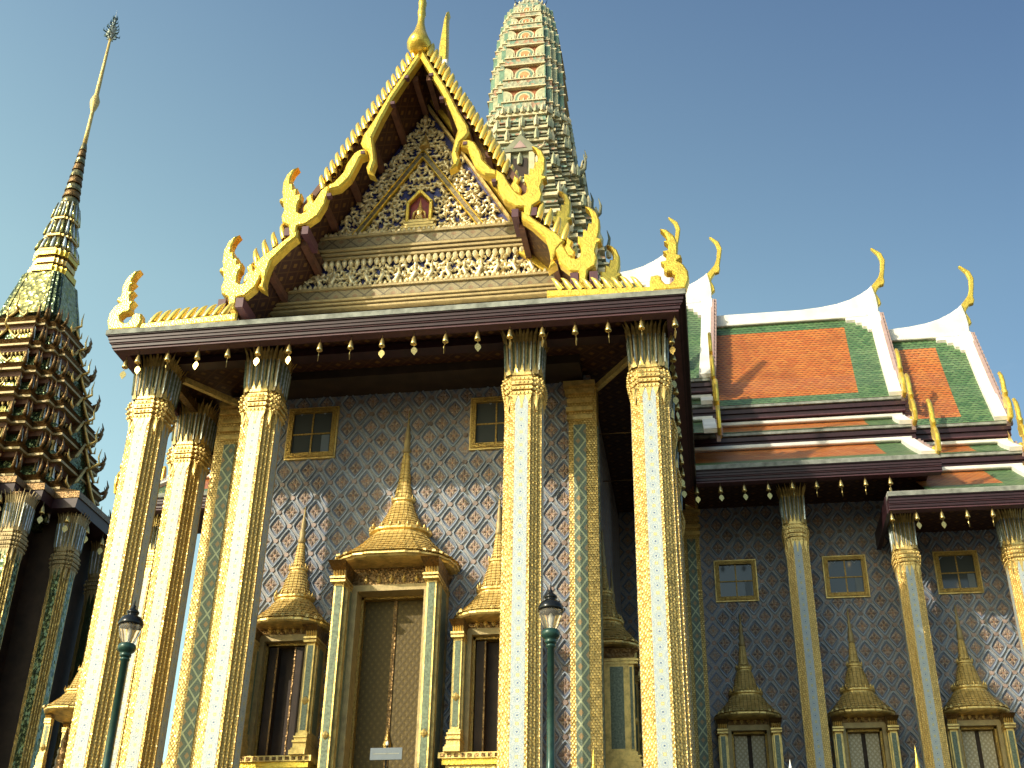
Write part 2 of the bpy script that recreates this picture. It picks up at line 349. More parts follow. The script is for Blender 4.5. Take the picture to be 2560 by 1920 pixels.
# ------------------------------------------------------------------ mesh helper
class MB:
    def __init__(s): s.v = []; s.f = []; s.mi = []; s.uv = []; s.mats = []; s.sm = []
    def _m(s, mat):
        if mat not in s.mats: s.mats.append(mat)
        return s.mats.index(mat)
    def face(s, pts, mat, uvs=None, smooth=False):
        n = len(s.v); s.v += [tuple(p) for p in pts]; s.f.append(list(range(n, n + len(pts))))
        s.mi.append(s._m(mat)); s.uv.append(uvs); s.sm.append(smooth)
    def grid(s, rows, mat, closed=True, smooth=False, cap0=False, cap1=False):
        n = len(s.v); k = len(rows[0])
        for r in rows: s.v += [tuple(p) for p in r]
        mi = s._m(mat)
        for i in range(len(rows) - 1):
            for j in range(k if closed else k - 1):
                a = n + i * k + j; b = n + i * k + (j + 1) % k
                s.f.append([a, b, b + k, a + k]); s.mi.append(mi); s.uv.append(None); s.sm.append(smooth)
        if cap0: s.f.append([n + j for j in range(k)][::-1]); s.mi.append(mi); s.uv.append(None); s.sm.append(False)
        if cap1: s.f.append([n + (len(rows) - 1) * k + j for j in range(k)]); s.mi.append(mi); s.uv.append(None); s.sm.append(False)
    def box(s, x0, x1, y0, y1, z0, z1, mat):
        a = [(x0, y0), (x1, y0), (x1, y1), (x0, y1)]
        s.grid([[(x, y, z0) for x, y in a], [(x, y, z1) for x, y in a]], mat, cap0=True, cap1=True)
    def obox(s, p, q, w, h, mat, up=(0, 0, 1)):
        """a bar from p to q"""
        p, q = Vector(p), Vector(q); d = (q - p).normalized(); r = d.cross(Vector(up)).normalized(); t = r.cross(d)
        ring = lambda c: [c - r * w / 2 - t * h / 2, c + r * w / 2 - t * h / 2, c + r * w / 2 + t * h / 2, c - r * w / 2 + t * h / 2]
        s.grid([ring(p), ring(q)], mat, cap0=True, cap1=True)
    def prism(s, poly, y0, y1, mat, bev=0.0, side=None, plane='xz', smooth=False):
        """outline poly (x,z) with thickness y0..y1 and bevelled rims"""
        bm = bmesh.new()
        vs = [bm.verts.new((x, y0, z)) for x, z in poly]
        f = bm.faces.new(vs)
        if f.normal.y > 0 or True:
            bm.normal_update()
            if f.normal.y > 0: f.normal_flip()
        r = bmesh.ops.extrude_face_region(bm, geom=[f])
        nv = [g for g in r['geom'] if isinstance(g, bmesh.types.BMVert)]
        for q in nv: q.co.y = y1
        bm.normal_update()
        if bev > 0:
            es = [e for e in bm.edges if abs(e.verts[0].co.y - e.verts[1].co.y) < 1e-6]
            try: bmesh.ops.bevel(bm, geom=es, offset=bev, segments=1, profile=.5, affect='EDGES', clamp_overlap=True)
            except Exception: pass
        bmesh.ops.triangulate(bm, faces=[f for f in bm.faces if len(f.verts) > 4])
        bmesh.ops.recalc_face_normals(bm, faces=bm.faces)
        s.add_bm(bm, mat, plane); bm.free()
    def add_bm(s, bm, mat, plane='xz', smooth=False):
        n = len(s.v); bm.verts.index_update()
        for q in bm.verts:
            x, y, z = q.co
            s.v.append((x, y, z) if plane == 'xz' else (-y, x, z))
        mi = s._m(mat)
        for f in bm.faces:
            s.f.append([n + q.index for q in f.verts]); s.mi.append(mi); s.uv.append(None); s.sm.append(smooth)
    def lathe(s, prof, mat, n=16, cx=0, cy=0, plan=None, smooth=True, sx=1, sy=1):
        plan = plan or [(math.cos(2 * math.pi * k / n), math.sin(2 * math.pi * k / n)) for k in range(n)]
        rows = [[(cx + r * px * sx, cy + r * py * sy, z) for px, py in plan] for r, z in prof]
        s.grid(rows, mat, smooth=smooth, cap0=prof[0][0] > 1e-4, cap1=prof[-1][0] > 1e-4)
    def tube(s, pts, rad, mat, n=6, smooth=True):
        rows = []
        P = [Vector(p) for p in pts]
        for i, p in enumerate(P):
            d = (P[min(i + 1, len(P) - 1)] - P[max(i - 1, 0)]).normalized()
            a = d.orthogonal() if abs(d.y) > .9 else d.cross(Vector((0, 1, 0)))
            a.normalize(); b = d.cross(a); r = rad[i] if isinstance(rad, (list, tuple)) else rad
            rows.append([p + a * r * math.cos(2 * math.pi * k / n) + b * r * math.sin(2 * math.pi * k / n) for k in range(n)])
        s.grid(rows, mat, smooth=smooth, cap0=True, cap1=True)
    def mesh(s, name, fix=True):
        me = bpy.data.meshes.new(name); me.from_pydata(s.v, [], s.f)
        for q in s.mats: me.materials.append(MATS[q])
        me.polygons.foreach_set('material_index', s.mi); me.polygons.foreach_set('use_smooth', s.sm)
        if fix:
            bm = bmesh.new(); bm.from_mesh(me); bmesh.ops.recalc_face_normals(bm, faces=bm.faces); bm.to_mesh(me); bm.free()
        me.update()
        uvl = me.uv_layers.new(name='UVMap'); ud = uvl.data
        for p in me.polygons:
            cu = s.uv[p.index] if not fix else None
            n = p.normal
            for k, li in enumerate(p.loop_indices):
                x, y, z = me.vertices[me.loops[li].vertex_index].co
                if abs(n.z) > .75: ud[li].uv = (x, y)
                elif abs(n.x) > abs(n.y): ud[li].uv = (y, z)
                else: ud[li].uv = (x, z)
        if any(q is not None for q in s.uv):
            # custom coordinates (roof slopes): match by vertex index
            lut = {}
            for f, q in zip(s.f, s.uv):
                if q is not None:
                    for vi, c in zip(f, q): lut[vi] = c
            for lp in me.loops:
                if lp.vertex_index in lut: ud[lp.index].uv = lut[lp.vertex_index]
        return me
    def build(s, name, parent=None, loc=(0, 0, 0), rot=0.0, fix=True):
        o = bpy.data.objects.new(name, s.mesh(name, fix)); COL.objects.link(o)
        o.location = loc; o.rotation_euler = (0, 0, rot)
        if parent: o.parent = parent
        return o

def tag(o, label=None, cat=None, group=None, kind=None):
    for k, q in (('label', label), ('category', cat), ('group', group), ('kind', kind)):
        if q: o[k] = q
    return o
def empty(name, loc=(0, 0, 0), parent=None, rot=0.0):
    o = bpy.data.objects.new(name, None); COL.objects.link(o); o.location = loc; o.rotation_euler = (0, 0, rot)
    o.empty_display_size = .2
    if parent: o.parent = parent
    return o
def copy_tree(o, parent=None, loc=None, rot=None, scale=None):
    c = o.copy(); COL.objects.link(c); c.parent = parent
    if loc is not None: c.location = loc
    if rot is not None: c.rotation_euler = (0, 0, rot)
    if scale is not None: c.scale = scale
    for ch in list(o.children): copy_tree(ch, c)
    return c

XC = -5.64            # axis of the front porch
FLOOR = 2.6           # terrace floor

# ------------------------------------------------------------------ setting
g = MB(); g.box(-3000, 3000, -3000, 3000, -2.6, -1.6, 'ground_stone'); tag(g.build('ground'), kind='structure')
t = MB()
t.box(-48, 34, 13.5, 75, -1.6, FLOOR - .25, 'terrace_stone'); t.box(-48.15, 34.15, 13.35, 75.15, FLOOR - .25, FLOOR, 'terrace_stone')
tag(t.build('terrace'), kind='structure')

temple = empty('temple', (XC, 20, FLOOR))
tag(temple, 'gilded temple with blue tiled walls, tall mosaic columns and tiered gables', 'temple')
T0 = Vector((XC, 20, FLOOR))
def P(name, mb, loc=(0, 0, 0), rot=0.0, parent=None):
    """a part of the temple, given in world coordinates"""
    if parent is None: 
        o = mb.build(name, temple, Vector(loc) - T0, rot)
    else: o = mb.build(name, parent, loc, rot)
    return o
def PE(name, loc, rot=0.0): return empty(name, Vector(loc) - T0, temple, rot)
#--SECTIONS--
# ------------------------------------------------------------------ porch columns
def redent(w, q=((.48, 1.0), (.48, .80), (.65, .80), (.65, .65), (.80, .65), (.80, .48), (1.0, .48))):
    pts = []
    for k in range(4):
        for a, b in q:
            x, y = a, -b
            for _ in range(k): x, y = -y, x
            pts.append((x * w, y * w))
    return pts
def slab_stack(mb, plan, levels, mat):
    """levels: (z0, z1, scale) slabs of one plan"""
    for z0, z1, k in levels:
        mb.grid([[(x * k, y * k, z0) for x, y in plan], [(x * k, y * k, z1) for x, y in plan]], mat, cap0=True, cap1=True)

def make_column(H=10.13, shaft='gold_scales', band='rosette_mosaic', trim='gold_carved'):
    w = .355; plan = redent(w); top = H - 1.5
    mb = MB()
    mb.grid([[(x, y, .9) for x, y in plan], [(x, y, top) for x, y in plan]], shaft, cap1=True)
    slab_stack(mb, plan, [(0, .25, 1.35), (.25, .45, 1.22), (.45, .6, 1.28), (.6, .78, 1.12), (.78, .9, 1.05)], 'gold_carved')
    col = mb.build('column')
    for k in range(4):
        s = MB(); s.box(-.122, .122, -.004, .006, .95, top - .02, band)
        o = s.build('mosaic_band', col); a = k * math.pi / 2
        o.location = (math.sin(a) * (w + .002), -math.cos(a) * (w + .002), 0); o.rotation_euler = (0, 0, a)
    c = MB()
    # pointed collar, necking bands
    for k in range(4):
        for i in range(5):
            x = (i - 2) * .132; hz = .30 if i % 2 == 0 else .2
            pts = [(x - .064, top + .02), (x, top - hz), (x + .064, top + .02)]
            yy = -w - .012 if abs(x) < .17 else -w * .82
            q = []
            for px, pz in pts:
                q.append((px, yy, pz))
            a = k * math.pi / 2
            rot = lambda p: (p[0] * math.cos(a) - p[1] * math.sin(a), p[0] * math.sin(a) + p[1] * math.cos(a), p[2])
            fr = [rot(p) for p in q]; bk = [rot((p[0], p[1] + .03, p[2])) for p in q]
            c.grid([fr, bk], trim, cap0=True, cap1=True)
    z = top
    for dz, k in ((.07, 1.06), (.03, .97), (.07, 1.13), (.03, 1.0), (.08, 1.17), (.03, 1.0), (.07, 1.12), (.04, .98), (.06, 1.06)):
        slab_stack(c, plan, [(z, z + dz, k)], trim); z += dz
    for zb_, kb in ((.03, 1.09), (.13, 1.15), (.235, 1.19), (.335, 1.13)):   # rows of beads on the bands
        for k in range(32):
            a = 2 * math.pi * (k + .5) / 32; r = w * kb * .97 / max(abs(math.cos(a)), abs(math.sin(a))) ** .75
            c.lathe([(.0, top + zb_ - .035), (.036, top + zb_), (0, top + zb_ + .04)], trim, 5, math.cos(a) * r, math.sin(a) * r)
    z0 = z; z1 = H - .25
    c.grid([[(x * .93, y * .93, z0) for x, y in plan], [(x * .95, y * .95, z1 - .1) for x, y in plan], [(x * 1.05, y * 1.05, H - .06) for x, y in plan]], 'dark_gold', cap1=True)
    N = 36
    for k in range(N):
        a = 2 * math.pi * (k + .5) / N
        sq = 1 / max(abs(math.cos(a)), abs(math.sin(a))) ** .7
        tx, ty = -math.sin(a), math.cos(a)
        def row(r, z, hw): 
            r *= sq * .86
            return [(math.cos(a) * r - tx * hw, math.sin(a) * r - ty * hw, z), (math.cos(a) * (r + .025), math.sin(a) * (r + .025), z), (math.cos(a) * r + tx * hw, math.sin(a) * r + ty * hw, z)]
        long = k % 2 == 0
        zt = H + (.0 if long else -.10); rt = .54 if long else .49
        rows = [row(.385, z0 - .02, .036), row(.40, z0 + .35, .04), row(.42, z1 - .12, .043), row(.455, z1 + .06, .038), row(rt, zt, .004)]
        c.grid(rows[:3], 'aged_gold', closed=False); c.grid(rows[2:], trim, closed=False)
        g = [[(p[0] * 1.035, p[1] * 1.035, p[2]) for p in row(.40, z0 + .06, .015)], [(p[0] * 1.035, p[1] * 1.035, p[2]) for p in row(.415, z0 + .36, .017)], [(p[0] * 1.03, p[1] * 1.03, p[2]) for p in row(.435, z1 - .1, .013)]]
        c.grid(g, 'glass_strip' if k % 2 else 'teal_inlay', closed=False)
    for k in range(20):                                        # short gold leaves round the foot of the capital
        a = 2 * math.pi * k / 20; r = w * 1.02 / max(abs(math.cos(a)), abs(math.sin(a))) ** .75
        tx, ty = -math.sin(a) * .055, math.cos(a) * .055; x, y = math.cos(a) * r, math.sin(a) * r
        c.face([(x - tx, y - ty, z0 - .03), (x + tx, y + ty, z0 - .03), (x * 1.06, y * 1.06, z0 + .2)], trim)
    c.build('capital', col)
    return col
col0 = make_column()
col0.parent = temple
used = [False]
def place_col(x, y, sxy=1.0, sz=1.0):
    loc = Vector((x, y, FLOOR)) - T0
    if not used[0]:
        used[0] = True; o = col0; o.location = loc; o.scale = (sxy, sxy, sz)
    else: o = copy_tree(col0, temple, loc, None, (sxy, sxy, sz))
    return o
for u in (-5.10, -2.74, 2.52, 4.92): place_col(XC + u, 20.36)
for y in (22.4, 24.75, 27.1): place_col(XC - 5.10, y); place_col(XC + 4.95, y)

# ------------------------------------------------------------------ walls
def ogee_pts(cx, cz, k, n=20):
    """one onion shaped tile outline"""
    out = []
    for i in range(n):
        a = 2 * math.pi * i / n; c, s = math.cos(a), math.sin(a)
        # between a circle and a diamond, with drawn-out tips top and bottom
        d = 1 / (abs(c) + abs(s)); r = .55 * d + .45 * .84
        r *= 1 + .12 * max(0, abs(s) - .9) / .1
        out.append((cx + .195 * k * r * c, cz + .25 * k * r * s))
    return out
def wall_relief(x0, x1, z0, z1, y, skip=()):
    mb = MB()
    i0, i1 = math.floor(x0 / .255) , math.ceil(x1 / .255)
    for i in range(i0, i1 + 1):
        for j in range(math.floor(z0 / .31), math.ceil(z1 / .31) + 1):
            if (i + j) % 2: continue
            cx, cz = i * .255 + .255, j * .31 + .31
            if not (x0 + .2 < cx < x1 - .2 and z0 + .25 < cz < z1 - .25): continue
            if any(a < cx < b and c < cz < d for a, b, c, d in skip): continue
            A, B, C, D = (ogee_pts(cx, cz, k) for k in (1.05, 1.0, .90, .82))
            h = random.uniform(.034, .042)
            mb.grid([[(p[0], y + .002, p[1]) for p in A], [(p[0], y - h, p[1]) for p in B], [(p[0], y - h, p[1]) for p in C], [(p[0], y + .002, p[1]) for p in D]], 'ogee_rim')
            for q in range(4):
                a = q * math.pi / 2 + math.pi / 4 * (0 if True else 1)
                ca, sa = math.cos(a), math.sin(a)
                f = lambda r, t, dy: (cx + .8 * (r * ca - t * sa), y - dy, cz + (r * sa + t * ca))
                pet = [f(.02, 0, .006), f(.07, .045, .004), f(.155, 0, .004), f(.07, -.045, .004)]; top = f(.075, 0, .032)
                for e in range(4): mb.face([pet[e], pet[(e + 1) % 4], top], 'flower_red' if q % 2 else 'flower_red')
            for q in range(4):
                a = q * math.pi / 2 + math.pi / 4; ca, sa = math.cos(a), math.sin(a)
                f = lambda r, t, dy: (cx + .8 * (r * ca - t * sa), y - dy, cz + (r * sa + t * ca))
                pet = [f(.04, 0, .004), f(.08, .03, .003), f(.125, 0, .003), f(.08, -.03, .003)]; top = f(.08, 0, .02)
                for e in range(4): mb.face([pet[e], pet[(e + 1) % 4], top], 'flower_cream')
            for nx, nz in ((cx + .255, cz), (cx, cz + .31)):   # little discs between the tiles
                if nx == cx or nx > x1 - .08 or nz > z1 - .08: continue
                ring = [(nx + .05 * math.cos(2 * math.pi * e / 8), y - .022, nz + .05 * math.sin(2 * math.pi * e / 8)) for e in range(8)]
                base = [(nx + .06 * math.cos(2 * math.pi * e / 8), y + .002, nz + .06 * math.sin(2 * math.pi * e / 8)) for e in range(8)]
                mb.grid([base, ring], 'flower_red', cap1=True)
    return mb
WY = 22.0; WX0, WX1 = -9.86, -2.0
w = MB(); w.box(WX0, WX1, WY, 31, FLOOR, 12.72, 'ogee_tile')
front_wall = P('wall', w)
wall_relief(WX0 + .3, WX1 - .3, 3.2, 12.7, WY, [(-6.75, -5.05, 2, 8.4), (-8.5, -7.4, 3, 7.4), (-4.45, -3.3, 3, 7.4), (-8.5, -7.3, 11.0, 12.4), (-4.6, -3.4, 11.0, 12.4)]).build('tile_relief', front_wall)

def pilaster(x0, x1, y, z1=12.4, side=True):
    mb = MB(); f = .10
    mb.box(x0, x1, y - .12, y - .002, FLOOR, z1, 'gold_scales')
    mb.box(x0 + f, x1 - f, y - .135, y - .119, FLOOR + .3, z1 - .9, 'green_mosaic')
    for z, d in ((FLOOR, .10), (FLOOR + .2, .06), (z1 - .78, .03), (z1 - .60, .05), (z1 - .40, .03), (z1 - .2, .07), (z1 - .02, .10)):
        mb.box(x0 - d, x1 + d, y - .12 - d, y - .004, z, z + .10, 'gold_carved')
    return mb
P('pilaster', pilaster(WX1 - .44, WX1 + .012, WY)); P('pilaster', pilaster(WX0 - .012, WX0 + .44, WY))
def side_pilaster(x, y0, y1, s):
    mb = MB(); mb.box(x, x + s * .12, y0, y1, FLOOR, 12.4, 'gold_scales'); mb.box(x + s * .119, x + s * .135, y0 + .1, y1 - .1, FLOOR + .3, 11.5, 'green_mosaic')
    return mb
P('pilaster', side_pilaster(WX1 + .012, WY - .115, WY + .35, 1))
P('pilaster', side_pilaster(WX0 - .012, WY - .115, WY + .35, -1))

# ------------------------------------------------------------------ upper windows
def make_window(wd=1.04, ht=1.14):
    mb = MB(); h = wd / 2; f = .10
    for a in ((-h, h, 0, f), (-h, h, ht - f, ht), (-h, -h + f, f, ht - f), (h - f, h, f, ht - f)):
        mb.box(a[0], a[1], -.09, -.003, a[2], a[3], 'gold_frame')
    for a in ((-h - .03, h + .03, -.04, 0), (-h - .03, h + .03, ht, ht + .04), (-h - .03, -h, 0, ht), (h, h + .03, 0, ht)): mb.box(a[0], a[1], -.06, -.004, a[2], a[3], 'gold_carved')
    mb.box(-.016, .016, -.05, -.012, f, ht - f, 'gold_frame'); mb.box(-h + f, h - f, -.048, -.013, ht * .47, ht * .47 + .03, 'gold_frame')
    o = mb.build('window')
    p = MB(); p.box(-h + f, h - f, -.03, -.015, f, ht - f, 'window_glass'); p.build('pane', o)
    c = MB(); c.box(h - f - .2, h - f - .03, -.045, -.034, f + .02, ht * .45, 'sign_board'); c.build('curtain', o)
    return o
win0 = make_window(); win0.parent = temple; win0.location = Vector((-7.89, WY, 11.13)) - T0
copy_tree(win0, temple, Vector((-3.95, WY, 11.13)) - T0)

# ------------------------------------------------------------------ spired doorways
def zig(n=12, a=.0, k=.94):
    """square plan with softened, many folded corners"""
    q = ((.32, 1.0), (.36, .975), (.53, .945), (.57, .90), (.70, .835), (.765, .765), (.835, .70), (.90, .57), (.945, .53), (.975, .36), (1.0, .32))
    pts = []
    for t in range(4):
        for x, y in q:
            X, Y = x, -y
            for _ in range(t): X, Y = -Y, X
            pts.append((X, Y))
    return pts
ZIG = zig()
def courses(prof, n):
    """turn a smooth profile into overlapping tile courses"""
    out = []; L = 0; seg = []
    for a, b in zip(prof, prof[1:]): seg.append(math.hypot(b[0] - a[0], b[1] - a[1]))
    tot = sum(seg)
    def at(t):
        d = t * tot
        for (a, b), s in zip(zip(prof, prof[1:]), seg):
            if d <= s or b is prof[-1]:
                f = min(1, d / s); return a[0] + (b[0] - a[0]) * f, a[1] + (b[1] - a[1]) * f
            d -= s
    for i in range(n):
        r0, z0 = at(i / n); r1, z1 = at((i + 1) / n)
        out += [(r0 + .012 + .03 * min(1, r0), z0), (r1 + (r0 - r1) * .12, z1)]
    out.append(at(1)); return out
def canopy(kind):
    mb = MB()
    if kind == 'main':
        mb.lathe([(1.08, -.06), (1.15, -.04), (1.18, -.01), (1.215, .0), (1.215, .03), (1.2, .05)], 'gold_carved', plan=ZIG, smooth=False, sy=.95)
        secs = [([(1.20, .07), (.98, .24), (.80, .40), (.66, .56), (.56, .70)], 8, 1), ([(.47, .86), (.36, 1.06), (.27, 1.26), (.20, 1.46)], 9, 1), ([(.17, 1.6), (.12, 1.9), (.085, 2.3), (.06, 2.62)], 12, 1)]
        rings = [(.56, .70, .61, .86), (.20, 1.46, .235, 1.60)]
        tip = [(.06, 2.62), (.095, 2.68), (.065, 2.76), (.075, 2.86), (.048, 3.0), (.055, 3.05), (.03, 3.3), (.012, 3.62)]
        dz = .95
    else:
        mb.lathe([(.68, -.06), (.735, -.04), (.765, -.01), (.765, .025), (.75, .04)], 'gold_carved', plan=ZIG, smooth=False, sy=1.0)
        secs = [([(.75, .05), (.60, .20), (.46, .35), (.36, .50)], 7, 1), ([(.30, .64), (.24, .84), (.165, 1.10)], 8, 1), ([(.115, 1.24), (.085, 1.45), (.062, 1.68)], 8, 1)]
        rings = [(.36, .50, .39, .64), (.165, 1.10, .185, 1.22)]
        tip = [(.065, 1.68), (.085, 1.74), (.06, 1.82), (.07, 1.90), (.045, 2.0), (.052, 2.06), (.03, 2.25), (.012, 2.5)]
        dz = 1.0
    for pr, n, _ in secs: mb.lathe(courses(pr, n), 'gold_tilework', plan=ZIG, smooth=False, sy=dz)
    for r0, z0, r1, z1 in rings:
        h = z1 - z0
        mb.lathe([(r0 * .98, z0), (r0 * .98, z0 + h * .2), (r1, z0 + h * .35), (r1, z0 + h * .6), (r1 * .92, z0 + h * .8), (r1 * .8, z1)], 'gold_carved', plan=ZIG, smooth=False, sy=dz)
        n = 22 if r0 > .3 else 12
        for i in range(n):
            a = 2 * math.pi * i / n; q = r1 * .97 / max(abs(math.cos(a)), abs(math.sin(a))) ** .5
            mb.lathe([(0, z0 + h * .5), (.028 * r1 / .4 + .008, z0 + h * .62), (0, z1 + .05)], 'gold_carved', 4, math.cos(a) * q, math.sin(a) * q * dz)
    mb.lathe(tip, 'aged_gold', 8)
    # upright leaf tiles along every course of the lower skirt
    pr, n, _ = secs[0]
    cs = courses(pr, n)
    for i in range(0, len(cs) - 2, 2):
        r, z = cs[i]
        if i > 0: continue
        m_ = max(10, int(r * 40))
        for k in range(m_):
            a = 2 * math.pi * (k + .5 * (i % 4 == 0)) / m_; q = r * .955 / max(abs(math.cos(a)), abs(math.sin(a))) ** .42
            x, y = math.cos(a) * q, math.sin(a) * q * dz
            if y > .1: continue
            tx, ty = -math.sin(a) * .05, math.cos(a) * .05
            mb.grid([[(x - tx, y - ty, z - .012), (x * 1.035, y * 1.035, z - .012), (x + tx, y + ty, z - .012)], [(x * .99 - tx * .9, y * .99 - ty * .9, z + .03), (x * 1.03, y * 1.03, z + .03), (x * .99 + tx * .9, y * .99 + ty * .9, z + .03)], [(x * .97, y * .97, z + .075)] * 3], 'gold_stucco', closed=False)
    return mb
def jamb_cluster(mb, x0, x1, y0, y1, z0, z1, d=1):
    """bundle of slim shafts with teal inlay, capital and foot"""
    n = 3 if x1 - x0 > .2 else 2
    fw = (x1 - x0); dep = (y1 - y0)
    cap, foot = z1 - .36 * min(1, fw / .26), z0 + .42
    steps = [(0, 1, 0), (.18, .82, .12)] if n == 3 else [(0, 1, 0)]
    mb.box(x0 + fw * .14, x1 - fw * .14, y0 + .03, y1, foot, cap, 'gold_carved')
    mb.box(x0, x1, y0 + dep * .2, y1, foot, cap, 'gold_carved')
    ins = fw * .27
    mb.box(x0 + ins, x1 - ins, y0 + .022, y0 + .032, foot + .05, cap - .05, 'teal_inlay')
    mb.box(x0 + fw * .14 - .004, x0 + fw * .14 + .004, y0 + .06, y0 + dep * .17, foot + .05, cap - .05, 'teal_inlay')
    mb.box(x1 - fw * .14 - .004, x1 - fw * .14 + .004, y0 + .06, y0 + dep * .17, foot + .05, cap - .05, 'teal_inlay')
    mb.box(x0 - .004, x0 + .004, y0 + dep * .35, y1 - dep * .25, foot + .05, cap - .05, 'teal_inlay'); mb.box(x1 - .004, x1 + .004, y0 + dep * .35, y1 - dep * .25, foot + .05, cap - .05, 'teal_inlay')
    xm, ym = (x0 + x1) / 2, (y0 + y1) / 2
    def ring(z, k): 
        return [(xm + (x - xm) * k, y1 + (y - y1) * (1 + (k - 1) * .8), z) for x, y in ((x0, y0), (x1, y0), (x1, y1), (x0, y1))]
    zc = cap
    for h, k in ((.04, 1.1), (.02, .98), (.04, 1.14), (.02, 1.0)):
        mb.grid([ring(zc, k), ring(zc + h, k)], 'gold_carved', cap0=True, cap1=True); zc += h
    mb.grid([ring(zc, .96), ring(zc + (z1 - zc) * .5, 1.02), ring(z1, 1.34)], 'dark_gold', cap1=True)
    m_ = 5
    for i in range(m_):
        x = x0 + fw * (i + .5) / m_; off = (x - xm) * .34
        mb.grid([[(x - fw * .08, y0 + .01, zc), (x, y0 - .02, zc), (x + fw * .08, y0 + .01, zc)], [(x - fw * .08, y0 - .01, zc + (z1 - zc) * .6), (x, y0 - .04, zc + (z1 - zc) * .6), (x + fw * .08, y0 - .01, zc + (z1 - zc) * .6)], [(x + off, y0 - dep * .25, z1 + .01)] * 3], 'gold_carved', closed=False)
    zf = z0
    for h, k in ((.08, 1.35), (.05, 1.22), (.10, 1.12), (.04, 1.2), (.05, 1.08), (.03, 1.14), (.07, 1.0)):
        mb.grid([ring(zf, k), ring(zf + h, k)], 'gold_carved', cap0=True, cap1=True); zf += h
    zm = z0 + (z1 - z0) * .42                                   # small carved boss on the shaft
    mb.lathe([(0, zm - .09), (.05, zm - .04), (.07, zm), (.05, zm + .04), (0, zm + .09)], 'gold_carved', 8, xm, y0 + .03, smooth=False)
def make_doorway(kind, leaf='door_panel'):
    """origin at the foot of the wall plane"""
    main = kind == 'main'
    d = empty('doorway')
    eave = 8.48 - FLOOR if main else 7.40 - FLOOR
    base = .25 if main else 4.87 - FLOOR
    X = (.76, 1.02) if main else (.50, .72)
    dep = 1.0 if main else .66
    for s in (-1, 1):
        mb = MB(); a, b = (X if s > 0 else (-X[1], -X[0]))
        jamb_cluster(mb, a, b, -dep, -.01, base, eave - .14); mb.build('door_column', d)
    c = canopy(kind); o = c.build('canopy', d, (0, -.02, eave)); o.scale = (1, 1, 1.0 if main else 1.07)
    # frame and reveals
    f = MB(); iw = X[0] - (.11 if main else .09); top = eave - (.52 if main else .30)
    for s in (-1, 1):
        x0, x1 = sorted((s * iw, s * (X[0] + .02)))
        f.box(x0, x1, -dep * .55, -.005, base, top + .12, 'aged_gold')
        x0, x1 = sorted((s * (iw - .05), s * iw)); f.box(x0, x1, -.22, -.006, base, top, 'gold_frame')
    f.box(-iw, iw, -dep * .55, -.006, top, top + .12, 'aged_gold'); f.box(-iw, iw, -.22, -.007, top - .05, top, 'gold_frame')
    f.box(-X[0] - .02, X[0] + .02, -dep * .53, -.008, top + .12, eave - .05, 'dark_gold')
    for i in range(5):                                          # little flames hanging in the lintel
        x = (i - 2) * iw * .38
        f.lathe([(0, top + .14), (.05, top + .20), (.03, top + .26), (0, top + .34)], 'gold_carved', 5, x, -dep * .54, smooth=False)
    f.build('door_frame', d)
    q = iw - .05
    if main:
        for s in (-1, 1):
            l = MB(); x0, x1 = sorted((s * .035, s * q)); l.box(x0, x1, -.075, -.006, base, top - .05, leaf); l.build('door_leaf', d)
        st = MB(); st.box(-.035, .035, -.10, -.006, base, top - .05, 'dark_gold'); st.lathe([(0, 2.25), (.06, 2.42), (.09, 2.55), (.05, 2.7), (0, 2.9)], 'gold_frame', 6, 0, -.10, smooth=False)
        st.build('door_stile', d)
    elif leaf == 'pale_door_panel':
        for s in (-1, 1):
            l = MB(); x0, x1 = sorted((s * .05, s * (q - .02))); l.box(x0, x1, -.07, -.006, base, top - .06, leaf); l.build('door_leaf', d)
        st = MB(); st.box(-.05, .05, -.03, -.004, base, top - .05, 'dark_inside'); st.build('door_gap', d)
    else:
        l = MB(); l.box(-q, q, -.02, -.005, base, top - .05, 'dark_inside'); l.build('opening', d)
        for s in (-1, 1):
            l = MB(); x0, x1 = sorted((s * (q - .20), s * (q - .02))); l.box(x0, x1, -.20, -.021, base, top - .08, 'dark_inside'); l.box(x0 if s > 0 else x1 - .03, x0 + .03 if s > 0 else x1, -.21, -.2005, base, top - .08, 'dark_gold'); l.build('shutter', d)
    sl = MB()
    if not main:
        sl.box(-.86, .86, -dep - .10, -.005, base - .10, base, 'gold_carved'); sl.box(-.80, .80, -dep - .05, -.006, base - .2, base - .1, 'gold_leaf')
        for i in range(14):
            x = (i - 6.5) * .12; sl.box(x - .035, x + .035, -dep - .112, -dep - .10, base - .08, base - .02, 'dark_gold')
        sl.box(-.74, .74, -dep, -.007, base - .9, base - .2, 'gold_stucco'); sl.box(-.84, .84, -dep - .08, -.008, 0, base - .9, 'gold_stucco')
    else:
        sl.box(-1.3, 1.3, -dep - .12, -.005, 0, base, 'white_stone')
    sl.build('sill', d)
    return d
dm = make_doorway('main'); dm.parent = temple; dm.location = Vector((-5.81, WY, FLOOR)) - T0
ds = make_doorway('small'); ds.parent = temple; ds.location = Vector((-7.86, WY, FLOOR)) - T0
copy_tree(ds, temple, Vector((-3.84, WY, FLOOR)) - T0)
for y in (24.0, 26.3): copy_tree(ds, temple, Vector((WX1, y, FLOOR)) - T0, math.pi / 2)
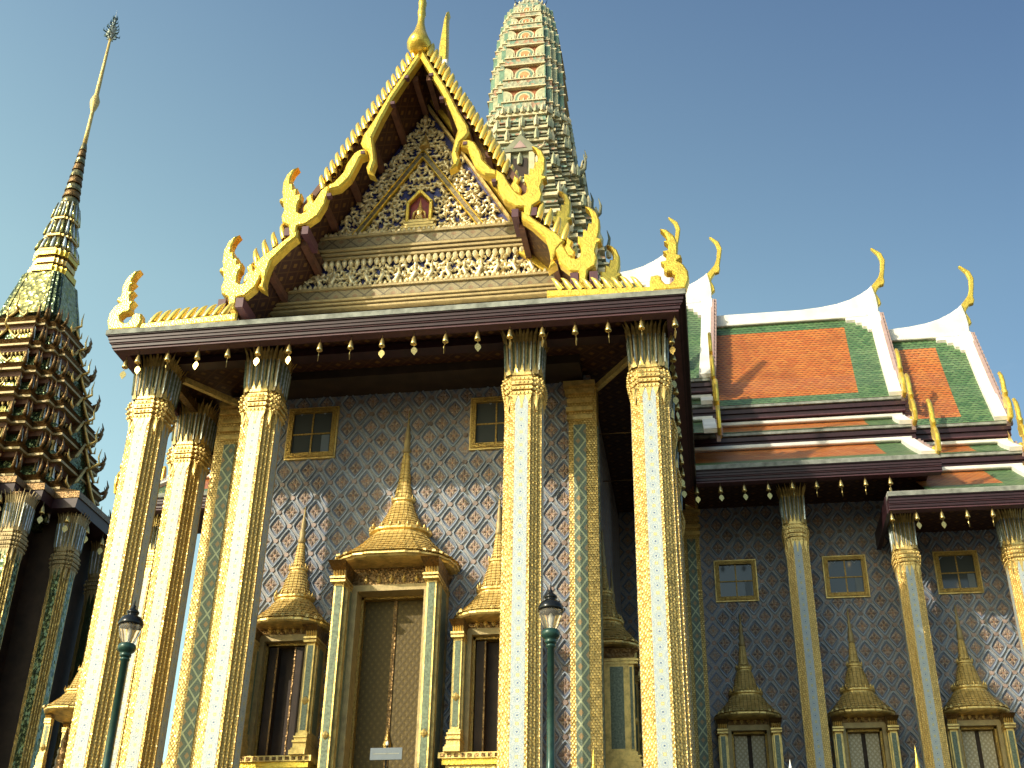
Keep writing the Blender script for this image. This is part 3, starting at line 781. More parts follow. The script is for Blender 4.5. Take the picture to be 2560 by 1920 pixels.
# ------------------------------------------------------------------ porch eave and soffit
EX0, EX1, EY0, EY1 = XC - 5.70, XC + 5.69, 19.1, 27.3
EZ = 12.36
def eave_profile(run, a, b, mats=True):
    pass
def eave_strip(name, p, q, inward, z=EZ, corner=(0, 0), whites=True):
    """moulded fascia from p to q; inward is the horizontal direction towards the building"""
    mb = MB(); p = Vector((*p, 0)); q = Vector((*q, 0)); n = Vector((*inward, 0)); d = (q - p).normalized()
    # (inset from the outer face, z0, z1, material)
    lay = [(.13, 0.0, .045, 'maroon_line'), (.10, .045, .115, 'maroon_paint'), (.075, .115, .14, 'maroon_line'), (.05, .14, .20, 'maroon_paint'), (.03, .20, .27, 'maroon_paint'), (-.02, .29, .40, 'grey_edge'), (.0, .27, .29, 'maroon_paint')]
    if whites: lay.append((.03, .40, .425, 'white_plaster'))
    for ins, a, b, m in lay:
        P0 = p + n * ins + d * ins * corner[0]; Q0 = q + n * ins - d * ins * corner[1]
        w_ = .36 - ins
        r = lambda c, sgn, zz: tuple(c + n * (0 if sgn == 0 else w_) + Vector((0, 0, zz)))
        A = [r(P0, 0, z + a), r(Q0, 0, z + a), r(Q0 - d * w_ * corner[1], 1, z + a), r(P0 + d * w_ * corner[0], 1, z + a)]
        B = [(x, y, z + b) for x, y, _ in A]
        mb.grid([A, B], m, cap0=True, cap1=True)
    return mb
P('eave_fascia', eave_strip('', (EX0, EY0), (EX1, EY0), (0, 1), corner=(1, 1)))
P('eave_fascia', eave_strip('', (EX1, EY0), (EX1, EY1), (-1, 0), corner=(1, 0)))
P('eave_fascia', eave_strip('', (EX0, EY0), (EX0, EY1), (1, 0), corner=(1, 0)))
s = MB(); s.box(EX0 + .3, EX1 - .3, EY0 + .3, EY1 + 2, EZ + .40, EZ + .48, 'soffit_pattern')
P('porch_ceiling', s)
b = MB()
for u, s_ in ((-5.0, 1), (5.03, -1)):
    b.obox((XC + u + s_ * .3, 20.7, 12.45), (XC + u + s_ * 1.3, WY + .1, 12.42), .10, .13, 'gold_stucco')
    b.obox((XC + u, 20.6, 12.5), (XC + u, 27.0, 12.5), .16, .18, 'dark_gold')
b.obox((XC - 5.0, 20.42, 12.66), (XC + 5.03, 20.42, 12.66), .3, .16, 'maroon_paint')
P('tie_beam', b)
b = MB()
for y in (22.45, 24.75): b.tube([(XC + 3.6, y, 11.55), (XC + 5.03, y, 11.55)], .012, 'dark_gold', 5); b.tube([(XC - 3.6, y, 11.55), (XC - 5.0, y, 11.55)], .012, 'dark_gold', 5)
P('tie_rod', b)
# lean-to roof round the porch
k = MB()
z0, z1 = EZ + .41, EZ + .41 + 1.28
k.face([(EX0 + .05, EY0 + .05, z0), (EX1 - .05, EY0 + .05, z0), (XC + 3.5, EY0 + 2.05, z1), (XC - 3.5, EY0 + 2.05, z1)], 'white_plaster')
k.face([(EX1 - .05, EY0 + .05, z0), (EX1 - .05, EY1 + 2, z0), (XC + 3.5, EY1 + 2, z1), (XC + 3.5, EY0 + 2.05, z1)], 'orange_tile')
k.face([(EX0 + .05, EY0 + .05, z0), (EX0 + .05, EY1 + 2, z0), (XC - 3.5, EY1 + 2, z1), (XC - 3.5, EY0 + 2.05, z1)], 'orange_tile')
P('skirt_roof', k)
bb = MB(); bb.box(XC - 3.5, XC + 3.5, EY0 + 2.1, EY1 + 2, z0 - .2, 14.3, 'dark_inside'); P('roof_core', bb)

# ------------------------------------------------------------------ gilded roof finials
NAGA = [(-1.80, 16.46), (-1.93, 16.30), (-2.01, 16.06), (-2.09, 15.88), (-2.17, 15.76), (-2.26, 15.72), (-2.34, 15.78), (-2.36, 15.92), (-2.34, 16.04), (-2.30, 16.10), (-2.30, 16.27),
        (-2.40, 16.24), (-2.41, 16.42), (-2.49, 16.39), (-2.52, 16.57), (-2.585, 16.56), (-2.585, 16.74), (-2.54, 16.88), (-2.45, 17.0), (-2.57, 16.955), (-2.68, 16.83), (-2.745, 16.62), (-2.74, 16.36), (-2.70, 16.19), (-2.77, 16.16), (-2.77, 16.09), (-2.69, 16.05),
        (-2.64, 15.87), (-2.68, 15.70), (-2.64, 15.52), (-2.49, 15.42), (-2.44, 15.12), (-2.31, 15.10), (-2.30, 15.40), (-2.13, 15.43), (-1.94, 15.62), (-1.84, 15.92), (-1.80, 16.26)]
HORN = [(-2.02, 15.86), (-2.22, 15.76), (-2.24, 15.92), (-2.16, 16.05), (-2.20, 16.17), (-2.08, 16.30), (-2.06, 16.14), (-2.0, 16.02)]
CORNER = [(-5.72, 12.80), (-5.79, 13.02), (-5.78, 13.20), (-5.70, 13.36), (-5.60, 13.44), (-5.68, 13.50), (-5.66, 13.58), (-5.60, 13.60), (-5.62, 13.84), (-5.56, 14.04), (-5.42, 14.20), (-5.30, 14.23),
          (-5.39, 14.10), (-5.44, 13.95), (-5.36, 13.93), (-5.44, 13.84), (-5.43, 13.72), (-5.33, 13.70), (-5.40, 13.62), (-5.38, 13.48), (-5.28, 13.46), (-5.35, 13.36), (-5.33, 13.26), (-5.38, 13.20), (-5.48, 13.19), (-5.54, 13.12), (-5.50, 13.0), (-5.42, 12.94), (-5.34, 12.95), (-5.28, 13.04), (-5.27, 13.12), (-5.20, 13.16), (-5.08, 13.14), (-5.05, 12.98), (-5.1, 12.80)]
FIN = [(-.07, 0), (-.085, .20), (-.07, .32), (-.02, .42), (.03, .40), (.07, .30), (.08, .18), (.065, 0)]
BARGE1 = [(0.0, 20.18), (-.32, 19.50), (-.65, 18.86), (-.94, 18.16), (-1.16, 17.72), (-1.20, 17.50), (-1.12, 17.36), (-1.02, 17.26), (-.96, 17.02), (-1.02, 16.82), (-.97, 16.64), (-.80, 16.55), (-.89, 16.72), (-.83, 16.98), (-.87, 17.26), (-.94, 17.63), (-.77, 18.16), (-.555, 18.72), (-.27, 19.31), (0.0, 19.84)]
BARGE2 = [(-1.06, 17.33), (-1.20, 17.33), (-1.32, 17.25), (-1.46, 16.98), (-1.52, 16.74), (-1.72, 16.48), (-1.82, 16.44), (-1.82, 16.27), (-1.56, 16.33), (-1.36, 16.56), (-1.24, 16.88), (-1.17, 17.10), (-1.02, 17.16)]
BARGE3 = [(-2.36, 15.30), (-2.54, 15.16), (-2.84, 14.87), (-3.10, 14.66), (-3.24, 14.46), (-3.08, 14.26), (-3.0, 14.05), (-3.08, 13.92), (-2.90, 13.80), (-2.96, 14.02), (-2.92, 14.30), (-2.86, 14.55), (-2.54, 14.94), (-2.36, 15.10)]
def mirror(poly, s): return [(x * s, z) for x, z in poly]
def fin_run(mb, a, b, n, s, y0, y1, lean=.22, k=1.0):
    for i in range(n):
        f = (i + .5) / n; x = a[0] + (b[0] - a[0]) * f; z = a[1] + (b[1] - a[1]) * f
        c, q = math.cos(lean), math.sin(lean)
        kk = k * random.uniform(.95, 1.05)
        rows = []; ym = (y0 + y1) / 2; dy = (y1 - y0) / 2
        for h, r, o_ in ((0, .075, 0), (.10, .085, 0), (.22, .082, -.006), (.33, .062, -.012), (.41, .034, -.004), (.46, .004, .02)):
            row = []
            for e in range(8):
                a_ = 2 * math.pi * e / 8; px = (r * .86 * math.cos(a_) + o_) * kk; pz = h * kk
                row.append((s * (x + px * c - pz * q), ym + dy * r / .085 * math.sin(a_), z + px * q + pz * c))
            rows.append(row)
        mb.grid(rows, 'gold_bright', smooth=True)
def make_gable(loc, scale=(1, 1, 1)):
    """front gable trim: its parts hang on the temple, in gable coordinates (0 = ridge axis)"""
    out = []
    for s in (-1, 1):
        m = -s
        b = MB(); b.prism(mirror(BARGE1, m), -.14, .14, 'gold_leaf', .045)
        b.prism(mirror(BARGE2, m), -.13, .13, 'gold_leaf', .04)
        o = b.build('bargeboard', temple); out.append(o)
        f = MB(); fin_run(f, (-.10, 20.02), (-2.0, 16.28), 19, m, -.10, .12); f.build('leaf_crest', o)
        for x, z in ((-.55, 18.62), (-1.12, 17.28), (-.28, 19.35), (-1.77, 16.2)):
            e = MB(); e.box(m * x - .045, m * x + .045, -.15, -.02, z - .11, z - .03, 'maroon_line'); e.build('purlin_end', o)
        NA = [(x - .10 * min(1, max(0, (-1.8 - x) / .3)), z) for x, z in NAGA]; HO = [(x - .10, z) for x, z in HORN]
        n = MB(); n.prism(mirror(NA, m), -.12, .12, 'gold_leaf', .04); n.prism(mirror(HO, m), -.08, .10, 'gold_leaf', .03)
        for zz in (15.75, 15.95, 16.15):
            pass
        o = n.build('naga_finial', temple); out.append(o)
        for x in (-2.60, -2.22):
            e = MB(); e.box(m * x - .07, m * x + .07, -.10, .6, 15.18, 15.38, 'maroon_line'); e.build('rafter_end', o)
        b = MB(); b.prism(mirror(BARGE3, m), -.14, .14, 'gold_leaf', .04); o = b.build('bargeboard', temple); out.append(o)
        f = MB(); fin_run(f, (-2.60, 15.24), (-3.28, 14.44), 4, m, -.10, .12); f.build('leaf_crest', o)
        n2 = [(x - 1.2, z - 1.70) for x, z in NAGA]; h2 = [(x - 1.2, z - 1.70) for x, z in HORN]
        n = MB(); n.prism(mirror(n2, m), -.12, .12, 'gold_leaf', .04); n.prism(mirror(h2, m), -.08, .10, 'gold_leaf', .03)
        o = n.build('naga_finial', temple); out.append(o)
        for x in (-3.80, -3.42):
            e = MB(); e.box(m * x - .08, m * x + .08, -.12, .6, 13.45, 13.68, 'maroon_line'); e.build('rafter_end', o)
    for o in out: o.location = Vector(loc) - T0; o.scale = scale
    return out
GY = 19.75
GC = -5.48
g1 = make_gable((GC, GY, 0))
# crest at the apex, seen end on
ch = MB(); ch.lathe([(.06, 20.02), (.20, 20.08), (.285, 20.24), (.27, 20.36), (.20, 20.52), (.13, 20.72), (.085, 20.95), (.075, 21.15), (.10, 21.28), (.085, 21.38), (.085, 21.5), (.10, 21.62), (.075, 21.72), (.085, 22.1), (.06, 22.6), (.02, 23.2)], 'gold_leaf', 12, sx=1, sy=1.25)
P('apex_finial', ch, (GC - .06, GY - .05, 0))
# second, taller gable standing behind
g2 = [copy_tree(o, temple, Vector((XC + .26, 23.1, 1.45)) - T0, None, (1.02, 1, 1)) for o in g1]
ch = MB(); ch.prism([(-.10, 20.9), (-.12, 22.9), (-.115, 23.5), (-.06, 24.1), (-.03, 24.45), (.02, 24.68), (.09, 24.72), (.06, 24.6), (.06, 24.4), (.07, 24.1), (.09, 23.6), (.10, 22.9), (.10, 20.9)], -.14, .14, 'gold_leaf', .04)
ch.prism([(-.13, 22.75), (-.13, 22.95), (.13, 22.95), (.13, 22.75)], -.17, .17, 'white_plaster', .02)
P('apex_finial', ch, (XC - .14, 23.0, 0))
# naga and leaf crest along the lowest roof edge
for s in (-1, 1):
    n = MB(); n.prism(mirror(CORNER, -s), -.11, .11, 'gold_leaf', .035); o = P('naga_finial', n, (XC, EY0 + .15, 0))
    f = MB(); fin_run(f, (-5.0, 12.93), (-3.30, 13.03), 9, -s, -.07, .07, lean=-.6, k=.80)
    f.prism(mirror([(-5.15, 12.79), (-5.15, 12.93), (-3.1, 13.02), (-3.1, 12.86)], -s), -.06, .06, 'gold_leaf', .02); f.build('leaf_crest', o)
# ------------------------------------------------------------------ gable roofs
r = MB()
def slab(mb, a, b, y0, y1, th, top, under, s):
    d = Vector((b[0] - a[0], 0, b[1] - a[1])).normalized(); n = Vector((-d.z, 0, d.x)) * (1 if d.x * 1 < 0 else 1)
    if n.z < 0: n = -n
    A = Vector((a[0], 0, a[1])); B = Vector((b[0], 0, b[1])); L = (B - A).length
    m_ = lambda p, y: (GC + s * p.x, y, p.z)
    A2, B2 = A + n * th, B + n * th
    mb.face([m_(A2, y0), m_(A2, y1), m_(B2, y1), m_(B2, y0)], top, [(y0, L), (y1, L), (y1, 0), (y0, 0)])
    mb.face([m_(A, y0), m_(B, y0), m_(B, y1), m_(A, y1)], under, [(y0, 0), (y0, L), (y1, L), (y1, 0)])
    mb.face([m_(A, y0), m_(A2, y0), m_(B2, y0), m_(B, y0)], 'brown_timber'); mb.face([m_(B, y0), m_(B2, y0), m_(B2, y1), m_(B, y1)], 'maroon_paint')
for s in (-1, 1):
    r = MB(); slab(r, (0, 19.84), (-2.62, 15.42), GY + .02, 24.0, .13, 'orange_tile', 'soffit_pattern', -s); o = P('roof', r)
    for f in (.06, .24, .42, .60, .78, .95):
        x, z = -2.62 * f, 19.84 + (15.42 - 19.84) * f
        e = MB(); e.box(GC - s * x - .06, GC - s * x + .06, GY + .16, 21.1, z - .17, z - .01, 'brown_timber'); e.build('purlin', o)
    r = MB(); slab(r, (-2.20, 15.38), (-3.72, 13.66), GY + .02, 24.0, .13, 'orange_tile', 'soffit_pattern', -s); o = P('roof', r)
    for f in (.08, .5, .92):
        x, z = -2.20 - 1.52 * f, 15.38 - 1.72 * f
        e = MB(); e.box(GC - s * x - .06, GC - s * x + .06, GY + .16, 21.1, z - .17, z - .01, 'brown_timber'); e.build('purlin', o)
    r = MB(); slab(r, (-.0, 21.3), (-2.65, 16.9), 23.15, 33.0, .15, 'orange_tile', 'soffit_pattern', -s); slab(r, (-2.5, 16.8), (-3.8, 15.2), 23.15, 33.0, .15, 'orange_tile', 'soffit_pattern', -s); P('roof', r)
    v = MB()
    x0, x1 = sorted((GC - s * 2.46, GC - s * 2.60))
    v.box(x0, x1, GY + .05, 23.9, 15.10, 15.40, 'brown_timber'); P('roof_fascia', v)
# ------------------------------------------------------------------ pediment
PY = 21.12
pd = MB(); pd.prism([(0, 19.78), (-2.3, 15.85), (-2.3, 15.3), (-3.1, 14.5), (-3.1, 14.2), (3.1, 14.2), (3.1, 14.5), (2.3, 15.3), (2.3, 15.85)], 0, .2, 'blue_glass')
ped = P('pediment', pd, (XC, PY, 0))
def swirl(mb, cx, cz, k, ang, hand, mat, y=0.0):
    n = 9; pts = []; rad = []
    for i in range(n):
        t = i / (n - 1); a = ang + hand * (t * 4.6); rr = k * (1 - .78 * t)
        pts.append((cx + rr * math.cos(a) * .62, y - .02 - .06 * k * 4 * math.sin(t * math.pi), cz + rr * math.sin(a) * .62)); rad.append(k * (.07 + .20 * math.sin(min(1, t * 1.25) * math.pi) ** .7) * (1 - .25 * t) + .004)
    mb.tube(pts, rad, mat, 6)
    # flame-like leaf thrown off the curl
    a = ang + hand * .4; ex, ez = cx + k * .55 * math.cos(a), cz + k * .55 * math.sin(a); tx, tz = math.cos(a + hand * 1.1), math.sin(a + hand * 1.1)
    nx, nz = -tz, tx
    q = [(ex - nx * .16 * k, y - .015, ez - nz * .16 * k), (ex + tx * .75 * k, y - .05, ez + tz * .75 * k), (ex + nx * .16 * k, y - .015, ez + nz * .16 * k)]
    top = (ex + tx * .2 * k, y - .10 - .1 * k, ez + tz * .2 * k)
    for e in range(3): mb.face([q[e], q[(e + 1) % 3], top], mat)
def fill(mb, inside, x1, z0, z1, step, k, mat, seed):
    rnd = random.Random(seed); j = 0; z = z0
    while z < z1:
        x = step * (.5 if j % 2 else .06)
        while x < x1:
            px, pz = x + rnd.uniform(-.02, .02), z + rnd.uniform(-.02, .02)
            if inside(px, pz):
                kk = k * rnd.uniform(.85, 1.2); a = rnd.uniform(0, 6.28); h = rnd.choice((-1, 1))
                swirl(mb, px, pz, kk, a, h, mat); swirl(mb, -px, pz, kk, math.pi - a, -h, mat)
            x += step
        z += step * .86; j += 1
hw = lambda z: (19.72 - z) / 3.72 * 2.15
iw = lambda z: (18.24 - z) / 2.21 * 1.44
o = MB(); fill(o, lambda x, z: x < hw(z) - .11 and x > iw(z) + .09, 2.2, 16.10, 19.5, .118, .135, 'relief_gold', 3); o.build('scroll_relief', ped)
o = MB(); fill(o, lambda x, z: x < iw(z) - .10 and not (x < .36 and z < 17.16), 1.5, 16.10, 18.1, .118, .125, 'relief_gold', 5); o.build('scroll_relief', ped)
lw = lambda z: 2.3 + (15.3 - z) / .7 * .66
o = MB(); fill(o, lambda x, z: x < lw(z) - .14, 3.1, 14.68, 15.26, .13, .145, 'relief_gold', 11)
rnd = random.Random(4)
for i in range(15):                                            # small dancing figures among the scrolls
    x = (i - 7) * .36; z = 14.72; h = .42; t = rnd.choice((-1, 1))
    o.tube([(x, -.05, z), (x + .05 * t, -.10, z + .12), (x - .02 * t, -.12, z + .24), (x, -.11, z + .33)], [.05, .055, .05, .03], 'relief_gold', 6)
    o.tube([(x - .14, -.07, z + .30), (x - .08, -.11, z + .20), (x, -.12, z + .25), (x + .08, -.11, z + .2), (x + .15, -.07, z + .12 + .2 * (t > 0))], [.015, .022, .03, .022, .012], 'relief_gold', 5)
    o.lathe([(0, z + .31), (.035, z + .35), (.03, z + .40), (.012, z + .44), (0, z + .52)], 'relief_gold', 7, x, -.11)
    o.tube([(x + .12 * t, -.05, z), (x + .10 * t, -.09, z + .09), (x, -.10, z + .12)], [.03, .035, .04], 'relief_gold', 5)
o.build('figure_frieze', ped)
fr = MB()
def bar(mb, a, b, w_, y0, y1, mat):
    d = Vector((b[0] - a[0], b[1] - a[1])).normalized(); n = Vector((-d.y, d.x)) * w_ / 2
    mb.prism([(a[0] - n.x, a[1] - n.y), (b[0] - n.x, b[1] - n.y), (b[0] + n.x, b[1] + n.y), (a[0] + n.x, a[1] + n.y)], y0, y1, mat, .012)
for s in (-1, 1):
    bar(fr, (0.02 * s, 19.70), (s * 2.20, 15.92), .07, -.16, -.01, 'gold_carved')
    bar(fr, (s * .0, 18.26), (s * 1.46, 16.02), .13, -.10, -.012, 'beam_band'); bar(fr, (s * .02, 18.34), (s * 1.54, 16.0), .03, -.13, -.014, 'gold_leaf'); bar(fr, (0, 18.14), (s * 1.37, 16.04), .03, -.13, -.014, 'gold_leaf')
    bar(fr, (s * 2.30, 15.32), (s * 3.08, 14.55), .16, -.14, -.01, 'gold_leaf')
    bar(fr, (s * .14, 19.86), (s * 2.40, 15.90), .16, -.22, -.02, 'gold_leaf')
fr.build('raking_frame', ped)
def beam(mb, half, z0, z1, n):
    h = z1 - z0
    for f0, f1, y, m in ((0, .10, -.16, 'aged_gold'), (.10, .16, -.12, 'dark_gold'), (.16, .26, -.20, 'aged_gold'), (.26, .31, -.15, 'dark_gold'), (.31, .42, -.24, 'aged_gold'), (.42, .47, -.17, 'dark_gold'), (.47, .90, -.21, 'beam_band'), (.90, 1.0, -.26, 'aged_gold')):
        mb.box(-half - y * -.0 , half, y, -.005, z0 + h * f0, z0 + h * f1 - .001, m)
    for i in range(n):
        x = (i - (n - 1) / 2) * (2 * half - .15) / (n - 1)
        mb.lathe([(.02, z1 - .002), (.045, z1 + .03), (.035, z1 + .08), (0, z1 + .14)], 'relief_gold', 6, x, -.2, smooth=False)
bm1 = MB(); beam(bm1, 2.46, 15.42, 15.98, 44)
for i in range(33):
    x = (i - 16) * .145
    bm1.lathe([(0, 15.22), (.045, 15.27), (.066, 15.33), (.05, 15.39), (.03, 15.43)], 'relief_gold', 7, x, -.10, smooth=False)
bm1.build('pediment_beam', ped)
bm2 = MB(); beam(bm2, 3.46, 14.14, 14.62, 62); bm2.build('pediment_beam', ped)
ni = MB()
ni.prism([(-.20, 16.36), (.22, 16.36), (.22, 16.82), (.01, 17.06), (-.20, 16.82)], -.06, -.03, 'red_lacquer')
for a, b in (((-.25, 16.30), (-.25, 16.84)), ((.27, 16.30), (.27, 16.84)), ((-.27, 16.80), (.01, 17.14)), ((.29, 16.80), (.01, 17.14))): bar(ni, a, b, .075, -.17, -.05, 'gold_leaf')
for z, h in ((16.28, .38), (16.20, .34), (16.12, .40), (16.04, .46)): ni.box(.01 - h, .01 + h, -.16, -.02, z, z + .065, 'gold_carved')
ni.lathe([(.10, 16.36), (.11, 16.44), (.06, 16.52), (.08, 16.60), (.05, 16.72), (.02, 16.84), (0, 16.98)], 'gold_carved', 8, .01, -.07, smooth=False)
for s in (-1, 1): ni.tube([(.01 + s * .16, -.08, 16.38), (.01 + s * .12, -.12, 16.55), (.01 + s * .06, -.12, 16.62)], [.02, .03, .02], 'gold_carved', 5)
ni.build('niche', ped)
bl = MB(); bl.lathe([(.13, 18.42), (.115, 18.46), (.125, 18.50), (.10, 18.54), (.075, 18.60), (.05, 18.70), (.02, 18.82), (0, 19.0)], 'gold_carved', 10, .03, -.08)
bl.lathe([(.03, 19.15), (.08, 19.25), (.06, 19.38), (0, 19.52)], 'relief_gold', 6, .0, -.06, smooth=False); bl.build('crown_emblem', ped)
# ------------------------------------------------------------------ side wings
RY = 33.0
XM = -5.17
CHOFA = [(.05, 0), (.16, .11), (.14, .28), (.05, .50), (.11, .64), (.20, .76), (.33, .80), (.37, .92), (.36, 1.06), (.43, 1.40), (.48, 1.72), (.40, 2.0), (.15, 2.22), (.10, 2.21), (.27, 1.96), (.33, 1.72), (.28, 1.32), (.20, 1.10), (.09, .95), (-.07, .76), (-.11, .68), (-.03, .38), (-.03, 0)]
class Flip:
    """lets the left wing be built as the mirror image of the right one"""
    def __init__(s, on): s.on = on
    def x(s, v): return 2 * XM - v if s.on else v
    def mb(s, m):
        if s.on:
            m.v = [(2 * XM - x, y, z) for x, y, z in m.v]
        return m
def slope(mb, x0, xe, yz0, yz1, dz, bt, bb_, gx, vw, sag, top='green_tile', core='orange_tile', ts=None):
    """tiled slope from yz0 (top) to yz1 (foot); xe(y) is the gable edge"""
    ts = ts or sorted(set([0, bt, .25, .4, .55, .7, .85, 1 - bb_, 1]))
    L = math.hypot(yz1[0] - yz0[0], yz1[1] - yz0[1])
    def pt(t): 
        y = yz0[0] + (yz1[0] - yz0[0]) * t; z = yz0[1] + (yz1[1] - yz0[1]) * t - sag * math.sin(math.pi * t) + dz
        return y, z
    for a, b in zip(ts, ts[1:]):
        ya, za = pt(a); yb, zb = pt(b)
        ca = [x0, xe(ya) - gx - vw, xe(ya) - vw + .02, xe(ya)]; cb = [x0, xe(yb) - gx - vw, xe(yb) - vw + .02, xe(yb)]
        for i in range(3):
            if i == 0 and ca[1] <= x0: ca[1] = cb[1] = x0; continue
            m = core if (i == 0 and a >= bt - 1e-6 and b <= 1 - bb_ + 1e-6) else top
            mb.face([(ca[i], ya, za), (ca[i + 1], ya, za), (cb[i + 1], yb, zb), (cb[i], yb, zb)], m, [(ca[i], L * (1 - a)), (ca[i + 1], L * (1 - a)), (cb[i + 1], L * (1 - b)), (cb[i], L * (1 - b))])
    return pt
def verge(mb, xe, pt, vw, h=.11, n=8, mat='white_plaster', t1=1.0):
    rows = []
    for i in range(n + 1):
        y, z = pt(t1 * i / n); x = xe(y)
        rows.append([(x - vw, y - .02, z - .03), (x - vw, y - h * .8, z + h * .55), (x + .03, y - h * .8, z + h * .55), (x + .03, y - .02, z - .03)])
    mb.grid(rows, mat, cap0=True, cap1=True)
def wing(flip, full):
    F = Flip(flip)
    secs = [('A', -6.0, -.38, -.62, 1.85), ('B', -1.2, .91, .63, .92), ('C', .55, 5.93, 5.66, 0.0), ('D', 5.4, 8.47, 8.22, -.92)]
    if flip: secs = [('C', -3.0, 2.6, 2.42, 0.0)]                # the left wing shows only its short inner bay
    xl = 4.34
    for nm, x0, xt, xb, dz in secs:
        xe = lambda y, a=xt, b=xb: b + (a - b) * max(0, (y - 30)) / 3
        rf = MB()
        x3 = -.35 if nm == 'C' and not flip else x0
        rf2, rf3 = MB(), MB()
        p1 = slope(rf, x0, xe, (RY, 20.62), (30.0, 16.10), dz, .13, .07, .78, .30, .16)
        p2 = slope(rf2, x3, xe, (30.3, 15.56), (29.2, 14.84), dz, .0, .24, .72, .30, .02)
        xe3 = (lambda y: xl) if flip else xe
        p3 = slope(rf3, x3, xe3, (29.4, 14.40), (27.12, 12.92), dz, .0, .30, .66, .30, .03)
        rf.face([(x0, RY, 20.62 + dz), (xt, RY, 20.62 + dz), (xt, RY + 3, 16 + dz), (x0, RY + 3, 16 + dz)], 'orange_tile')
        for q in (rf, rf2, rf3): P('wing_roof', F.mb(q))
        v = MB()
        for p, t1, q in ((p1, .99, xe), (p2, 1.0, xe), (p3, 1.0, xe3)): verge(v, q, p, .30, t1=t1)
        # stepped white corner under the ridge
        for k, (wx, t0, t1) in enumerate(((1.25, .0, .045), (1.0, .045, .08), (.72, .08, .115), (.55, .115, .16), (.42, .16, .20))):
            ya, za = p1(t0); yb, zb = p1(t1); xa = xe(ya)
            v.grid([[(xa - wx, ya - .07, za + .045), (xa - .2, ya - .07, za + .045), (xa - .2, ya, za - .03), (xa - wx, ya, za - .03)], [(xa - wx, yb - .07, zb + .045), (xa - .2, yb - .07, zb + .045), (xa - .2, yb, zb - .03), (xa - wx, yb, zb - .03)]], 'white_plaster', cap0=True, cap1=True)
        # ridge with its swept-up end
        zr = 20.85 + dz
        curve = [(xt - 2.3, 0), (xt - 1.7, .05), (xt - 1.2, .13), (xt - .8, .25), (xt - .45, .43), (xt - .2, .60), (xt - .08, .72)]
        poly = [(x0, zr - .34), (x0, zr)] + [(x, zr + h) for x, h in curve] + [(xt, zr + .3), (xt + .02, zr - .02), (xt, zr - .34)]
        v.prism(poly, RY - .16, RY + .16, 'white_plaster', .02)
        v.prism([(x0, zr - .46), (x0, zr - .36), (xt - .35, zr - .36), (xt - .35, zr - .46)], RY - .24, RY + .2, 'white_plaster', .02)
        for (yt, zt) in ((30.32, 15.58), (29.42, 14.42)): v.prism([(x3, zt + dz - .02), (x3, zt + dz + .09), ((xe3 if yt < 30 else xe)(yt) - .02, zt + dz + .09), ((xe3 if yt < 30 else xe)(yt) - .02, zt + dz - .02)], yt - .16, yt + .05, 'white_plaster', .02)
        P('white_ridge', F.mb(v))
        c = MB(); c.prism([(xt - .02 + a, zr - .02 + b) for a, b in CHOFA], RY - .08, RY + .08, 'gold_leaf', .035); P('roof_finial', F.mb(c))
        for y, z, w_ in ((30.0, 16.10, 0), (29.2, 14.84, 0)):
            f = MB(); x0 = x3
            f.box(x0, xb + .12, y + .0, y + .28, z - .09 + dz, z - .015 + dz, 'grey_edge')
            f.box(x0, xb + .10, y + .05, y + .28, z - .24 + dz, z - .125 + dz, 'maroon_paint'); f.box(x0, xb + .08, y + .10, y + .28, z - .36 + dz, z - .245 + dz, 'maroon_paint'); f.box(x0, xb + .08, y + .085, y + .28, z - .40 + dz, z - .365 + dz, 'maroon_line')
            P('roof_fascia', F.mb(f))
        e = MB()                                             # gable edge boards
        xe0 = xe
        for (ya, za), (yb, zb) in (((RY, 20.5), (30.05, 15.95)), ((30.3, 15.45), (29.2, 14.75)), ((29.4, 14.3), (27.2, 12.85))):
            xe = xe3 if ya < 29.5 else xe0
            e.obox((xe(ya) + .05, ya, za + dz), (xe(yb) + .05, yb, zb + dz), .10, .30, 'pink_plaster')
            n = int(abs(za - zb) / .2)
            for i in range(n):
                t = (i + .5) / n; y = ya + (yb - ya) * t; z = za + (zb - za) * t + dz
                e.box(xe(y) + .10, xe(y) + .16, y - .07, y + .05, z - .05, z + .17, 'pink_plaster')
        P('gable_edge', F.mb(e)); xe = xe0
        for y, z in ((30.0, 16.0), (29.2, 14.75), (27.12, 12.85)):
            n = MB(); n.prism([((x + 5.45) * 1.05 + y - .05, (b - 12.8) * 1.12 + z + dz) for x, b in CORNER], -(xl if flip and y < 28 else xb) - .12, -(xl if flip and y < 28 else xb) - .02, 'gold_leaf', .035, plane='yz')
            P('naga_finial', F.mb(n))
        if flip:                                             # leaf crest climbing the short verge
            n = MB()
            for i in range(8):
                f = (i + .8) / 8; y0 = 27.12 + 2.2 * f; z0 = 12.95 + 1.45 * f
                n.prism([(y0 + px * 1.1, z0 + pz * 1.05) for px, pz in FIN], -xl - .12, -xl - .02, 'gold_leaf', .02, plane='yz')
            P('leaf_crest', F.mb(n))
        # eave
        ex0 = {'A': -1.0, 'B': -.2, 'C': .06, 'D': 4.45}[nm]
        if nm in 'CD':
            p_, q_ = (F.x(ex0 - (3 if flip else 0)), 27.0), (F.x((xl if flip else xb) + .12), 27.0)
            P('eave_fascia', eave_strip('', p_, q_, (0, 1), z=12.48 + dz, corner=(0, 0)))
            sf = MB(); sf.box(ex0 + .02, xl if flip else xb, 27.3, 29.7, 12.88 + dz, 12.92 + dz, 'soffit_pattern'); P('wing_ceiling', F.mb(sf))
